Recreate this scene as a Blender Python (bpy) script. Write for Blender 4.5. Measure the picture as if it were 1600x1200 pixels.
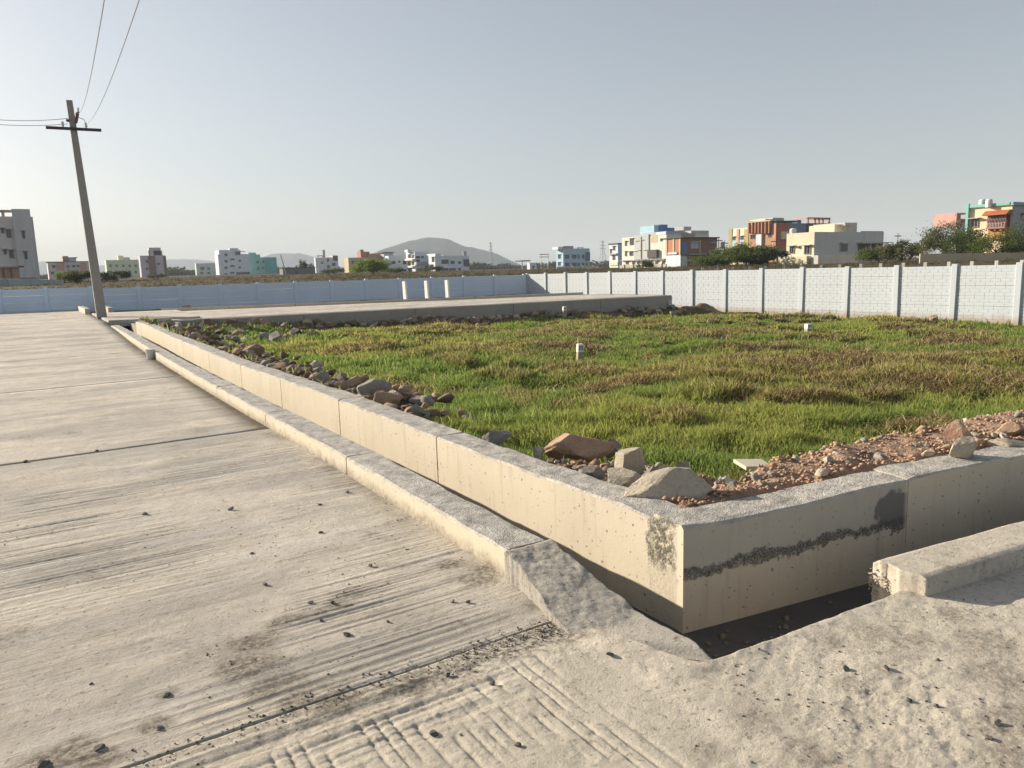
import bpy, bmesh, math, random
import numpy as np
from mathutils import Matrix, Vector

# ------------------------------------------------------------------ scene, camera, light
scene = bpy.context.scene
for o in list(bpy.data.objects):
    bpy.data.objects.remove(o)
col = scene.collection
rad = math.radians

FOCAL = 1160.0                    # pixels at 1600 wide
EYE = 1.6
YAW, PITCH, ROLL = rad(32.752), rad(8.77), rad(1.7)

def camera_axes():
    fw = np.array([math.sin(YAW) * math.cos(PITCH), math.cos(YAW) * math.cos(PITCH), -math.sin(PITCH)])
    rt = np.array([math.cos(YAW), -math.sin(YAW), 0.0])
    up = np.cross(rt, fw)
    return np.array([rt * math.cos(ROLL) - up * math.sin(ROLL), up * math.cos(ROLL) + rt * math.sin(ROLL), fw])
AX = camera_axes()
cd = bpy.data.cameras.new('camera')
cam = bpy.data.objects.new('camera', cd)
col.objects.link(cam)
cd.sensor_width = 36.0
cd.lens = 36.0 * FOCAL / 1600.0
cd.clip_start = 0.05
cd.clip_end = 20000.0
m = Matrix.Identity(4)
for i in range(3):
    m[i][0], m[i][1], m[i][2] = AX[0][i], AX[1][i], -AX[2][i]
m[2][3] = EYE
cam.matrix_world = m
scene.camera = cam

SUN_EL = rad(18.5)
TO_SUN = np.array([-0.518 * math.cos(SUN_EL), 0.855 * math.cos(SUN_EL), math.sin(SUN_EL)])
world = bpy.data.worlds.new('World')
scene.world = world
world.use_nodes = True
wn = world.node_tree
wn.nodes.clear()
sky = wn.nodes.new('ShaderNodeTexSky')
sky.sky_type = 'NISHITA'
sky.sun_disc = False
sky.sun_elevation = SUN_EL
sky.sun_rotation = math.atan2(TO_SUN[0], TO_SUN[1])
sky.altitude = 0.0
sky.air_density = 1.0
sky.dust_density = 1.3
sky.ozone_density = 1.5
bg = wn.nodes.new('ShaderNodeBackground')
bg.inputs['Strength'].default_value = 0.088
wo = wn.nodes.new('ShaderNodeOutputWorld')
soft = wn.nodes.new('ShaderNodeHueSaturation')      # a dusty, milky sky: less colour, less contrast, all round
soft.inputs['Saturation'].default_value = 0.58
even = wn.nodes.new('ShaderNodeGamma')
even.inputs[1].default_value = 0.8
wn.links.new(sky.outputs[0], soft.inputs['Color'])
wn.links.new(soft.outputs[0], even.inputs[0])
wn.links.new(even.outputs[0], bg.inputs[0])
wn.links.new(bg.outputs[0], wo.inputs[0])

sd = bpy.data.lights.new('sun', 'SUN')
sd.energy = 4.9
sd.angle = rad(0.6)
sd.color = (1.0, 0.89, 0.72)
sun = bpy.data.objects.new('sun', sd)
sun.rotation_euler = Vector(-TO_SUN).to_track_quat('-Z', 'Y').to_euler()
sun.location = (-20, 33, 20)
col.objects.link(sun)

vs = scene.view_settings
vs.view_transform = 'Standard'
vs.look = 'None'
vs.gamma = 1.0
vs.exposure = 1.03
vs.use_curve_mapping = False
scene.render.resolution_x = 1024
scene.render.resolution_y = 768

# ------------------------------------------------------------------ helpers
def ray(px, py):
    return AX.T @ np.array([(px - 800.0) / FOCAL, -(py - 600.0) / FOCAL, 1.0])
def at(px, py, z=None, X=None, Y=None, D=None):
    d = ray(px, py)
    if z is not None: t = (z - EYE) / d[2]
    elif X is not None: t = X / d[0]
    elif Y is not None: t = Y / d[1]
    else: t = D
    return np.array([0, 0, EYE]) + t * d

def smooth(a, b, x):
    t = np.clip((np.asarray(x, float) - a) / (b - a), 0, 1)
    return t * t * (3 - 2 * t)
def vn(x, y, s=0):
    x = np.asarray(x, float); y = np.asarray(y, float)
    xi = np.floor(x); yi = np.floor(y)
    u = x - xi; v = y - yi
    u = u * u * (3 - 2 * u); v = v * v * (3 - 2 * v)
    def h(a, b):
        n = np.sin(a * 127.1 + b * 311.7 + s * 74.7) * 43758.5453
        return n - np.floor(n)
    return (h(xi, yi) * (1 - u) + h(xi + 1, yi) * u) * (1 - v) + (h(xi, yi + 1) * (1 - u) + h(xi + 1, yi + 1) * u) * v
def fbm(x, y, s=0, n=4):
    r = 0; a = .5
    for i in range(n):
        r = r + a * vn(x * 2 ** i, y * 2 ** i, s + i * 13); a *= .5
    return r / (1 - .5 ** n)

class MB:
    """collects faces, builds one mesh object"""
    def __init__(self):
        self.v = []; self.f = []
    def add(self, vs_, fs):
        n = len(self.v)
        self.v += [tuple(map(float, p)) for p in vs_]
        self.f += [tuple(i + n for i in f) for f in fs]
        return self
    def box(self, a, b):
        x0, y0, z0 = a; x1, y1, z1 = b
        return self.add([(x0, y0, z0), (x1, y0, z0), (x1, y1, z0), (x0, y1, z0), (x0, y0, z1), (x1, y0, z1), (x1, y1, z1), (x0, y1, z1)],
                        [(3, 2, 1, 0), (4, 5, 6, 7), (0, 1, 5, 4), (1, 2, 6, 5), (2, 3, 7, 6), (3, 0, 4, 7)])
    def hull8(self, p):
        return self.add(p, [(3, 2, 1, 0), (4, 5, 6, 7), (0, 1, 5, 4), (1, 2, 6, 5), (2, 3, 7, 6), (3, 0, 4, 7)])
    def tube(self, pts, radii, n=8, cap=True):
        pts = [Vector(p) for p in pts]
        if not hasattr(radii, '__len__'): radii = [radii] * len(pts)
        base = len(self.v)
        for i, p in enumerate(pts):
            d = (pts[min(i + 1, len(pts) - 1)] - pts[max(i - 1, 0)]).normalized()
            a = d.cross(Vector((0, 0, 1)))
            if a.length < .05: a = d.cross(Vector((1, 0, 0)))
            a.normalize(); b = d.cross(a).normalized()
            for k in range(n):
                t = 2 * math.pi * k / n
                self.v.append(tuple(p + (a * math.cos(t) + b * math.sin(t)) * radii[i]))
        for i in range(len(pts) - 1):
            for k in range(n):
                k2 = (k + 1) % n
                self.f.append((base + i * n + k, base + i * n + k2, base + (i + 1) * n + k2, base + (i + 1) * n + k))
        if cap:
            self.f.append(tuple(base + k for k in range(n))[::-1])
            self.f.append(tuple(base + (len(pts) - 1) * n + k for k in range(n)))
        return self
    def mesh(self, name):
        me = bpy.data.meshes.new(name)
        me.from_pydata(self.v, [], self.f)
        me.update()
        return me
    def build(self, name, mat, parent=None, smooth_=False):
        return link(name, self.mesh(name), mat, parent, smooth_)

def link(name, me, mat, parent=None, smooth_=False):
    if mat is not None and len(me.materials) == 0: me.materials.append(mat)
    if smooth_:
        me.polygons.foreach_set('use_smooth', [True] * len(me.polygons))
    o = bpy.data.objects.new(name, me)
    col.objects.link(o)
    if parent is not None: o.parent = parent
    return o
def grid_mesh(name, X, Y, Z):
    ny, nx = X.shape
    me = bpy.data.meshes.new(name)
    co = np.stack([X, Y, Z], -1).reshape(-1, 3).astype(np.float32)
    i = np.arange(ny * nx).reshape(ny, nx)
    q = np.stack([i[:-1, :-1], i[:-1, 1:], i[1:, 1:], i[1:, :-1]], -1).reshape(-1, 4).astype(np.int32)
    raw_mesh(me, co, q)
    return me
def raw_mesh(me, co, faces):
    nf, k = faces.shape
    me.vertices.add(len(co)); me.vertices.foreach_set('co', co.astype(np.float32).ravel())
    me.loops.add(nf * k); me.loops.foreach_set('vertex_index', faces.astype(np.int32).ravel())
    me.polygons.add(nf)
    me.polygons.foreach_set('loop_start', np.arange(0, nf * k, k, dtype=np.int32))
    me.polygons.foreach_set('loop_total', np.full(nf, k, dtype=np.int32))
    me.update(calc_edges=True)
def set_col(me, c):
    a = me.color_attributes.new('col', 'FLOAT_COLOR', 'POINT')
    c4 = np.ones((len(c), 4), np.float32); c4[:, :3] = c
    a.data.foreach_set('color', c4.ravel())
def tag(o, label=None, cat=None, group=None, kind=None):
    if label: o['label'] = label
    if cat: o['category'] = cat
    if group: o['group'] = group
    if kind: o['kind'] = kind
    return o
def empty(name, loc=(0, 0, 0)):
    o = bpy.data.objects.new(name, None)
    o.empty_display_size = .3
    o.location = [float(t) for t in loc]
    col.objects.link(o)
    return o
def keep(o, parent):
    """parent without moving (parents only carry a translation)"""
    o.parent = parent
    o.matrix_parent_inverse = Matrix.Translation(parent.location).inverted()
    return o

# ------------------------------------------------------------------ materials
class NT:
    def __init__(self, name):
        self.m = bpy.data.materials.new(name); self.m.use_nodes = True
        self.t = self.m.node_tree; self.t.nodes.clear()
        self.out = self.n('ShaderNodeOutputMaterial')
    def n(self, kind, **k):
        nd = self.t.nodes.new(kind)
        for a, b in k.items(): setattr(nd, a, b)
        return nd
    def l(self, a, b): self.t.links.new(a, b)
    def val(self, nd, **k):
        for a, b in k.items(): nd.inputs[a].default_value = b
        return nd
    def pos(self, sx=1, sy=1, sz=1, obj=False):
        if obj: src = self.n('ShaderNodeTexCoord').outputs['Object']
        else: src = self.n('ShaderNodeNewGeometry').outputs['Position']
        mp = self.n('ShaderNodeMapping'); self.l(src, mp.inputs[0])
        mp.inputs['Scale'].default_value = (sx, sy, sz)
        return mp.outputs[0]
    def noise(self, vec, scale=1, detail=4, rough=.55, out='Fac'):
        nd = self.n('ShaderNodeTexNoise'); self.l(vec, nd.inputs['Vector'])
        nd.inputs['Scale'].default_value = scale; nd.inputs['Detail'].default_value = detail; nd.inputs['Roughness'].default_value = rough
        return nd.outputs[out]
    def ramp(self, fac, stops):
        nd = self.n('ShaderNodeValToRGB'); self.l(fac, nd.inputs[0])
        e = nd.color_ramp.elements
        while len(e) < len(stops): e.new(.5)
        for el, (p, c) in zip(e, stops):
            el.position = p
            el.color = (c, c, c, 1) if not hasattr(c, '__len__') else (*c, 1)
        return nd.outputs[0]
    def mix(self, fac, a, b, mode='MIX'):
        nd = self.n('ShaderNodeMix', data_type='RGBA', blend_type=mode)
        for s, v in ((nd.inputs[0], fac), (nd.inputs[6], a), (nd.inputs[7], b)):
            if hasattr(v, 'is_linked') or hasattr(v, 'links'): self.l(v, s)
            elif hasattr(v, '__len__'): s.default_value = (*v, 1)
            else: s.default_value = v
        return nd.outputs[2]
    def math(self, op, a, b=None):
        nd = self.n('ShaderNodeMath', operation=op)
        for s, v in zip(nd.inputs, (a, b)):
            if v is None: continue
            if hasattr(v, 'links'): self.l(v, s)
            else: s.default_value = v
        return nd.outputs[0]
    def bump(self, h, strength=.5, dist=.01, nrm=None):
        nd = self.n('ShaderNodeBump'); self.l(h, nd.inputs['Height'])
        nd.inputs['Strength'].default_value = strength; nd.inputs['Distance'].default_value = dist
        if nrm is not None: self.l(nrm, nd.inputs['Normal'])
        return nd.outputs[0]
    def finish(self, c, rough=.85, nrm=None, spec=.25):
        b = self.n('ShaderNodeBsdfPrincipled')
        if hasattr(c, 'links'): self.l(c, b.inputs['Base Color'])
        else: b.inputs['Base Color'].default_value = (*c, 1)
        if hasattr(rough, 'links'): self.l(rough, b.inputs['Roughness'])
        else: b.inputs['Roughness'].default_value = rough
        b.inputs['Specular IOR Level'].default_value = spec
        if nrm is not None: self.l(nrm, b.inputs['Normal'])
        self.l(b.outputs[0], self.out.inputs[0])
        return self.m

_pl = {}
def plaster(c, stain=.25, scale=1.0, rough=.85):
    """painted plaster with weather streaks"""
    k = (tuple(round(t, 3) for t in c), stain, scale, rough)
    if k in _pl: return _pl[k]
    t = NT('painted_plaster')
    n1 = t.noise(t.pos(.35 * scale, .35 * scale, .08 * scale), 3, 5, .6)
    n2 = t.noise(t.pos(1, 1, 1), .45 * scale, 4)
    d = tuple(v * .55 for v in c)
    f = t.ramp(n1, [(.42, 0), (.75, stain)])
    c1 = t.mix(f, c, d)
    c2 = t.mix(t.ramp(n2, [(.35, 0), (.8, stain * .6)]), c1, tuple(v * .75 for v in c))
    _pl[k] = t.finish(c2, rough)
    return _pl[k]
def flat(name, c, rough=.7, spec=.25, var=.2, sc=8):
    t = NT(name)
    n1 = t.noise(t.pos(), sc, 4)
    return t.finish(t.mix(t.ramp(n1, [(.3, 0), (.75, var)]), c, tuple(v * .5 for v in c)), rough, None, spec)

def concrete_mat(name, base, dark, streak=None, patch=.5, grain=1.0, spots=.35, dirt=None, bands=False, joint=False, mottle=0):
    t = NT(name)
    P = t.pos()
    big = t.noise(P, .55, 5, .6)
    mid = t.noise(P, 4.5, 6, .7)
    fine = t.noise(P, 90, 6, .75)
    c = t.mix(t.ramp(big, [(.36, 0), (.68, patch)]), base, tuple(.82 * b for b in base))
    c = t.mix(t.ramp(mid, [(.45, 0), (.75, .55)]), c, dark)
    h = t.math('MULTIPLY', fine, .6 * grain)
    if streak:
        s1 = t.noise(t.pos(*streak), 1, 5, .7)
        s2 = t.noise(t.pos(*[q * 2.7 for q in streak]), 1, 3, .6)
        brk = t.noise(P, 1.3, 3)
        mask = t.ramp(brk, [(.40, .06), (.60, 1)])
        sm = t.math('MULTIPLY', t.ramp(s1, [(.54, 0), (.63, 1)]), mask)
        c = t.mix(t.math('MULTIPLY', sm, .62), c, dark)
        s3 = t.noise(t.pos(streak[0] * .9, streak[1] * 1.7, 1), 1, 2, .5)
        thin = t.math('MULTIPLY', t.ramp(s3, [(.60, 0), (.635, 1)]), t.ramp(t.noise(P, 1.9, 4, .6), [(.42, .1), (.58, 1)]))
        c = t.mix(t.math('MULTIPLY', thin, .6), c, tuple(.6 * b for b in dark))
        h = t.math('SUBTRACT', h, t.math('MULTIPLY', thin, .5))
        h = t.math('ADD', h, t.math('MULTIPLY', t.math('MULTIPLY', s1, mask), 1.1))
        h = t.math('ADD', h, t.math('MULTIPLY', t.math('MULTIPLY', s2, mask), .5))
    if mottle:
        mo = t.noise(P, 20, 8, .85)
        mo2 = t.noise(P, 3.1, 4, .6)
        c = t.mix(t.math('MULTIPLY', t.math('MULTIPLY', t.ramp(mo, [(.47, 0), (.60, 1)]), t.ramp(mo2, [(.35, .35), (.62, 1)])), mottle), c, tuple(.75 * b for b in dark))
        h = t.math('ADD', h, t.math('MULTIPLY', mo, 1.3))
    if bands:
        # greyer, sandier sweeps left across the road by the float, and blotches of laitance
        b1 = t.noise(t.pos(.30, 1.0, 1), 1, 7, .72)
        b2 = t.noise(t.pos(.5, 3.2, 1), 1, 4, .6)
        gr = t.noise(P, 95, 3, .6)
        bm_ = t.math('MULTIPLY', t.ramp(b1, [(.45, 0), (.57, 1)]), t.ramp(gr, [(.3, .45), (.6, 1)]))
        c = t.mix(t.math('MULTIPLY', bm_, .68), c, (.32, .30, .28))
        c = t.mix(t.math('MULTIPLY', t.ramp(b2, [(.52, 0), (.66, 1)]), .25), c, tuple(min(.66, 1.22 * b) for b in base))
    if dirt:
        at_ = t.n('ShaderNodeAttribute'); at_.attribute_name = 'dirt'
        dg = t.noise(P, 40, 5, .75)
        df = t.math('MULTIPLY', at_.outputs['Fac'], t.ramp(dg, [(.40, .35), (.58, 1)]))
        c = t.mix(t.math('MULTIPLY', df, .9), c, (.13, .105, .08))
    if joint:
        sepj = t.n('ShaderNodeSeparateXYZ'); t.l(P, sepj.inputs[0])
        jd = t.math('ABSOLUTE', t.math('ADD', t.math('SUBTRACT', sepj.outputs[1], 2.50), t.math('MULTIPLY', t.math('SUBTRACT', mid, .5), .35)))
        jx = t.ramp(t.math('MULTIPLY', sepj.outputs[0], .4), [(.12, .25), (.62, 1), (.76, 1), (.79, 0)])
        jf = t.math('MULTIPLY', t.math('MULTIPLY', t.ramp(jd, [(.03, 1), (.15, 0)]), jx), t.ramp(t.noise(P, 34, 4, .7), [(.42, 0), (.58, 1)]))
        c = t.mix(t.math('MULTIPLY', jf, .85), c, (.10, .09, .075))
    sp = t.noise(P, 38, 2, .5)
    c = t.mix(t.ramp(sp, [(.62, 0), (.70, spots)]), c, (.11, .09, .07))
    c = t.mix(t.ramp(t.noise(P, 130, 3, .6), [(.56, 0), (.70, .45)]), c, dark)
    if dirt:
        dn = t.noise(P, 1.7, 6, .7)
        dn2 = t.noise(P, 26, 3, .6)
        f = t.math('MULTIPLY', t.ramp(dn, [(.56, 0), (.68, 1)]), t.ramp(dn2, [(.4, .1), (.62, 1)]))
        c = t.mix(t.math('MULTIPLY', f, .75), c, dirt)
    h = t.math('ADD', h, t.math('MULTIPLY', mid, .7))
    return t.finish(c, .92, t.bump(h, .9, .014), .15)

M = {}
M['road'] = concrete_mat('brushed_road_concrete', (.71, .64, .545), (.40, .36, .30), (.45, 62, 1), .45, 1.0, .5, (.17, .14, .11), bands=True, mottle=.25)
M['ramp'] = concrete_mat('rough_ramp_concrete', (.70, .63, .53), (.45, .40, .32), None, .5, 1.0, .5, (.22, .185, .14), joint=True, mottle=.38)
M['kerb_top'] = concrete_mat('coarse_kerb_concrete', (.40, .39, .37), (.22, .21, .2), None, .5, 2.2, .6)

M['ramp_end'] = concrete_mat('trowelled_kerb_concrete', (.62, .57, .49), (.33, .30, .265), None, .5, 1.8, .6, mottle=.5)
def wall_concrete():
    """cast drain wall: smooth plaster faces, rough grey top, honeycombed bands"""
    t = NT('cast_wall_concrete')
    P = t.pos()
    geo = t.n('ShaderNodeNewGeometry')
    sepn = t.n('ShaderNodeSeparateXYZ'); t.l(geo.outputs['True Normal'], sepn.inputs[0])
    sepp = t.n('ShaderNodeSeparateXYZ'); t.l(geo.outputs['Position'], sepp.inputs[0])
    top = t.ramp(sepn.outputs[2], [(.5, 0), (.75, 1)])
    n1 = t.noise(P, 1.6, 5, .6); n2 = t.noise(P, 30, 4, .7); n3 = t.noise(P, 120, 2, .6)
    side = t.mix(t.ramp(n1, [(.35, 0), (.72, .6)]), (.57, .505, .40), (.46, .405, .32))
    # grime at the kerb foot
    foot = t.math('ADD', sepp.outputs[2], t.math('MULTIPLY', t.noise(P, 7, 4, .7), .16))
    kerbx = t.ramp(t.math('MULTIPLY', sepp.outputs[0], .2), [(.46, 1), (.47, 0)])
    side = t.mix(t.math('MULTIPLY', t.math('MULTIPLY', t.ramp(foot, [(.07, 1), (.17, 0)]), kerbx), t.ramp(n2, [(.35, .45), (.6, 1)])), side, (.17, .145, .11))
    drip = t.noise(t.pos(16, 16, 1.6), 1, 4, .6)
    side = t.mix(t.ramp(drip, [(.56, 0), (.75, .35)]), side, (.22, .19, .155))
    pit = t.noise(P, 42, 1, .4)
    side = t.mix(t.ramp(pit, [(.71, 0), (.75, .7)]), side, (.10, .085, .07))
    tp = t.mix(t.ramp(t.noise(P, 9, 5, .7), [(.38, 0), (.68, 1)]), (.57, .535, .485), (.27, .255, .235))
    tp = t.mix(t.ramp(t.noise(P, 60, 3, .6), [(.58, 0), (.68, .7)]), tp, (.12, .115, .11))
    c = t.mix(top, side, tp)
    # cold-joint band of exposed aggregate on the face along the side drain
    wob = t.noise(t.pos(1.6, 0, 0), 1.4, 3)
    wob2 = t.noise(t.pos(1, 1, 1), 14, 3)
    zb = t.math('SUBTRACT', sepp.outputs[2], t.math('ADD', t.math('MULTIPLY', wob, .16), t.math('MULTIPLY', wob2, .07)))
    zj = t.math('ADD', zb, t.math('MULTIPLY', t.math('SUBTRACT', n2, .5), .09))
    wid = t.noise(t.pos(1.2, 0, 0), 2.2, 2)
    band = t.ramp(t.math('SUBTRACT', t.math('ABSOLUTE', t.math('ADD', zj, .115)), t.math('MULTIPLY', t.math('SUBTRACT', wid, .5), .05)), [(.0, 1), (.026, .9), (.036, 0)])
    below = t.ramp(t.math('MULTIPLY', t.math('ADD', zb, .115), -1), [(.0, 0), (.01, 1)])
    face = t.ramp(t.math('MULTIPLY', sepn.outputs[1], -1), [(.6, 0), (.8, 1)])
    xr = t.ramp(t.math('MULTIPLY', sepp.outputs[0], .1), [(.4365, 1), (.437, 0)])       # only on the first casting
    fb = t.math('MULTIPLY', t.math('MULTIPLY', band, face), xr)
    grey = t.math('MULTIPLY', t.math('MULTIPLY', t.math('SUBTRACT', 1.0, below), face), xr)
    c = t.mix(t.math('MULTIPLY', grey, .6), c, (.33, .32, .30))
    c = t.mix(t.math('MULTIPLY', fb, t.ramp(t.noise(P, 85, 4, .7), [(.36, .35), (.56, 1)])), c, (.085, .08, .075))
    # dark damp patch at the end of that casting
    dx = t.math('MULTIPLY', t.math('SUBTRACT', sepp.outputs[0], 4.26), 6.2)
    dz = t.math('MULTIPLY', t.math('SUBTRACT', sepp.outputs[2], .10), 8)
    rr = t.math('ADD', t.math('ADD', t.math('MULTIPLY', dx, dx), t.math('MULTIPLY', dz, dz)), t.math('MULTIPLY', t.math('SUBTRACT', wob2, .5), 1.6))
    c = t.mix(t.math('MULTIPLY', t.math('MULTIPLY', t.ramp(rr, [(.75, .8), (1.0, 0)]), face), xr), c, (.11, .11, .11))
    # honeycombed strip at the corner on the road-side face
    cy = t.math('SUBTRACT', sepp.outputs[1], 2.80)
    hon = t.ramp(t.math('ABSOLUTE', t.math('ADD', cy, t.math('MULTIPLY', t.math('SUBTRACT', wob2, .5), .25))), [(.06, 1), (.12, 0)])
    facex = t.ramp(t.math('MULTIPLY', sepn.outputs[0], -1), [(.6, 0), (.8, 1)])
    hz = t.ramp(t.math('ADD', sepp.outputs[2], t.math('MULTIPLY', wob2, .1)), [(-.0, .12), (.06, 1)])
    hf = t.math('MULTIPLY', t.math('MULTIPLY', hon, facex), t.math('MULTIPLY', hz, t.ramp(n2, [(.36, 0), (.54, 1)])))
    c = t.mix(t.math('MULTIPLY', hf, .85), c, (.09, .08, .065))
    h = t.math('ADD', t.math('MULTIPLY', n2, t.math('ADD', t.math('MULTIPLY', top, 1.6), .12)), t.math('MULTIPLY', n3, t.math('ADD', t.math('MULTIPLY', top, .5), .08)))
    h = t.math('ADD', h, t.math('MULTIPLY', t.math('ADD', fb, hf), n2))
    return t.finish(c, .9, t.bump(h, .8, .012), .15)
M['cast'] = wall_concrete()

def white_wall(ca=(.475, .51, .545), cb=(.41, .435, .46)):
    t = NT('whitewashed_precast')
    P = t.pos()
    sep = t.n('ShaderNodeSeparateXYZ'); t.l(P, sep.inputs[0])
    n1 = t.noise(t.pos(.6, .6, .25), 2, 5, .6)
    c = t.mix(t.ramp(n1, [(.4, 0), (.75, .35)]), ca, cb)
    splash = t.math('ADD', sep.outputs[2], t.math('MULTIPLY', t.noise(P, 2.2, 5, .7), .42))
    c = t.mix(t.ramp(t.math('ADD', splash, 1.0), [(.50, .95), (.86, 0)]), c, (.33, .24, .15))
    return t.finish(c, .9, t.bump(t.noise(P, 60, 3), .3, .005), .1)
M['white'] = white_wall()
M['white_shade_blue'] = white_wall((.60, .70, .83), (.52, .595, .70))  # blue sky-lit shade painted into the left wall's whitewash

def soil_mat():
    t = NT('red_earth_and_turf')
    P = t.pos()
    a = t.n('ShaderNodeAttribute'); a.attribute_name = 'col'
    n1 = t.noise(P, 14, 6, .7); n2 = t.noise(P, 60, 3, .6)
    c = t.mix(t.ramp(n1, [(.35, 0), (.7, .8)]), a.outputs['Color'], t.mix(1.0, a.outputs['Color'], (.5, .48, .46), 'MULTIPLY'))
    c = t.mix(t.ramp(n2, [(.62, 0), (.7, .5)]), c, (.42, .33, .25))
    h = t.math('ADD', n1, t.math('MULTIPLY', n2, .5))
    return t.finish(c, .95, t.bump(h, 1.0, .03), .1)
M['soil'] = soil_mat()

def blade_mat(name, trans=.4):
    t = NT(name)
    a = t.n('ShaderNodeAttribute'); a.attribute_name = 'col'
    d = t.n('ShaderNodeBsdfDiffuse'); tr = t.n('ShaderNodeBsdfTranslucent'); mx = t.n('ShaderNodeMixShader')
    t.l(a.outputs['Color'], d.inputs[0]); t.l(a.outputs['Color'], tr.inputs[0])
    mx.inputs[0].default_value = trans
    t.l(d.outputs[0], mx.inputs[1]); t.l(tr.outputs[0], mx.inputs[2]); t.l(mx.outputs[0], t.out.inputs[0])
    return t.m
M['blade'] = blade_mat('grass_blades', .5)
M['leaf'] = blade_mat('leaves', .42)

def rock_mat(name, a, b, c3):
    t = NT(name)
    P = t.pos(obj=False)
    n1 = t.noise(P, 5, 5, .65); n2 = t.noise(P, 45, 4, .7)
    c = t.mix(t.ramp(n1, [(.38, 0), (.66, 1)]), a, b)
    c = t.mix(t.ramp(n2, [(.5, 0), (.72, .6)]), c, c3)
    return t.finish(c, .92, t.bump(n2, .7, .012), .1)
M['rock_grey'] = rock_mat('grey_rubble', (.29, .265, .235), (.22, .20, .175), (.13, .12, .105))
M['rock_pale'] = rock_mat('pale_concrete_rubble', (.46, .40, .31), (.36, .32, .26), (.22, .19, .15))
M['rock_red'] = rock_mat('reddish_rubble', (.38, .25, .17), (.34, .26, .19), (.17, .10, .065))
M['rock_masonry'] = rock_mat('brick_and_mortar', (.44, .33, .24), (.36, .20, .13), (.19, .13, .09))
M['rock_dirt'] = rock_mat('earth_covered_rubble', (.21, .145, .10), (.17, .125, .09), (.11, .08, .06))
M['rock_dark'] = rock_mat('dark_pebble', (.17, .155, .14), (.12, .11, .10), (.07, .065, .06))

def ground_mat():
    t = NT('dry_open_ground')
    P = t.pos()
    n1 = t.noise(P, .05, 5, .6); n2 = t.noise(P, .6, 5, .7)
    c = t.mix(t.ramp(n1, [(.4, 0), (.65, .8)]), (.115, .085, .055), (.075, .075, .038))
    c = t.mix(t.ramp(n2, [(.4, 0), (.75, .6)]), c, (.055, .048, .03))
    return t.finish(c, .95, t.bump(n2, .5, .2), .05)
M['ground'] = ground_mat()
def hill_mat():
    t = NT('scrub_hillside')
    P = t.pos()
    n = t.noise(P, .012, 6, .7); n2 = t.noise(P, .05, 4, .7)
    c = t.mix(t.ramp(n, [(.4, 0), (.62, 1)]), (.03, .05, .045), (.065, .07, .06))
    c = t.mix(t.ramp(n2, [(.45, 0), (.7, .5)]), c, (.03, .04, .02))
    return t.finish(c, .95, t.bump(n2, .8, 8), .05)
M['hill'] = hill_mat()
M['steel'] = flat('galvanised_steel', (.25, .25, .26), .5, .4)
M['dark_steel'] = flat('painted_dark_steel', (.06, .055, .055), .6)
M['pole'] = concrete_mat('grey_pole_concrete', (.31, .295, .28), (.22, .21, .2), None, .5, .8, .2)
M['pane'] = flat('dark_window_glass', (.035, .04, .045), .15, .5, .2)
M['frame'] = flat('window_frame', (.30, .28, .26), .6)
M['bark'] = flat('bark', (.10, .08, .06), .9)
M['wire'] = flat('aluminium_wire', (.22, .22, .22), .5)
M['plastic'] = flat('white_plastic', (.62, .62, .60), .4, .4, .2)
M['tarp'] = flat('torn_plastic_sheet', (.50, .49, .47), .5, .3, .6, 20)
M['rope'] = flat('green_rope', (.05, .22, .20), .7)
M['tile'] = flat('cream_tile', (.58, .53, .42), .5, .3, .2)
M['ink'] = flat('blue_black_paint', (.02, .025, .06), .7)
M['stone_white'] = plaster((.74, .73, .70), .25, 4)
M['stone_raw'] = flat('raw_marker_stone', (.40, .34, .25), .9, .1, .5, 20)

# ------------------------------------------------------------------ terrain outside the walls
WX = 27.3                                       # line of the right boundary wall
CORN = np.array([27.3, 40.3]); LEND = np.array([2.4, 45.4])     # ends of the left boundary wall's main run
def lwall_y(x): return CORN[1] + (LEND[1] - CORN[1]) * (x - CORN[0]) / (LEND[0] - CORN[0])
def gz(x, y):
    d = np.hypot(x, y)
    azi = np.degrees(np.arctan2(x, y)) - 32.75
    a = .0060 * (1 - smooth(-25, 15, azi))
    return 1.12 + a * (np.clip(d, 55, 700) - 55) + .10 * (fbm(x * .05, y * .05, 3) - .5) * smooth(45, 90, d)
def axis(*seg):
    r = []
    for a, b, n in seg: r += list(np.linspace(a, b, n, endpoint=False))
    return np.array(r + [seg[-1][1]])
parts_v = []; parts_f = []; off = 0
def patch(X, Y, Z):
    global off
    me_i = np.arange(X.size).reshape(X.shape) + off
    parts_v.append(np.stack([X, Y, Z], -1).reshape(-1, 3))
    parts_f.append(np.stack([me_i[:-1, :-1], me_i[:-1, 1:], me_i[1:, 1:], me_i[1:, :-1]], -1).reshape(-1, 4))
    off += X.size
xa = axis((WX + .35, 60, 14), (60, 200, 16), (200, 1000, 14), (1000, 5000, 8))
ya = axis((-5000, -400, 6), (-400, 0, 8), (0, 200, 30), (200, 1000, 16), (1000, 5000, 8))
X, Y = np.meshgrid(xa, ya); patch(X, Y, gz(X, Y))
xb = axis((-5000, -400, 8), (-400, -40, 12), (-40, WX + .35, 26))
tb = axis((0, 30, 12), (30, 200, 16), (200, 1000, 14), (1000, 5000, 8))
X, T = np.meshgrid(xb, tb)
Yb = np.where(X > -60, lwall_y(np.clip(X, -60, 60)), lwall_y(-60)) + .4 + T
patch(X, Yb, gz(X, Yb))
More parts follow.
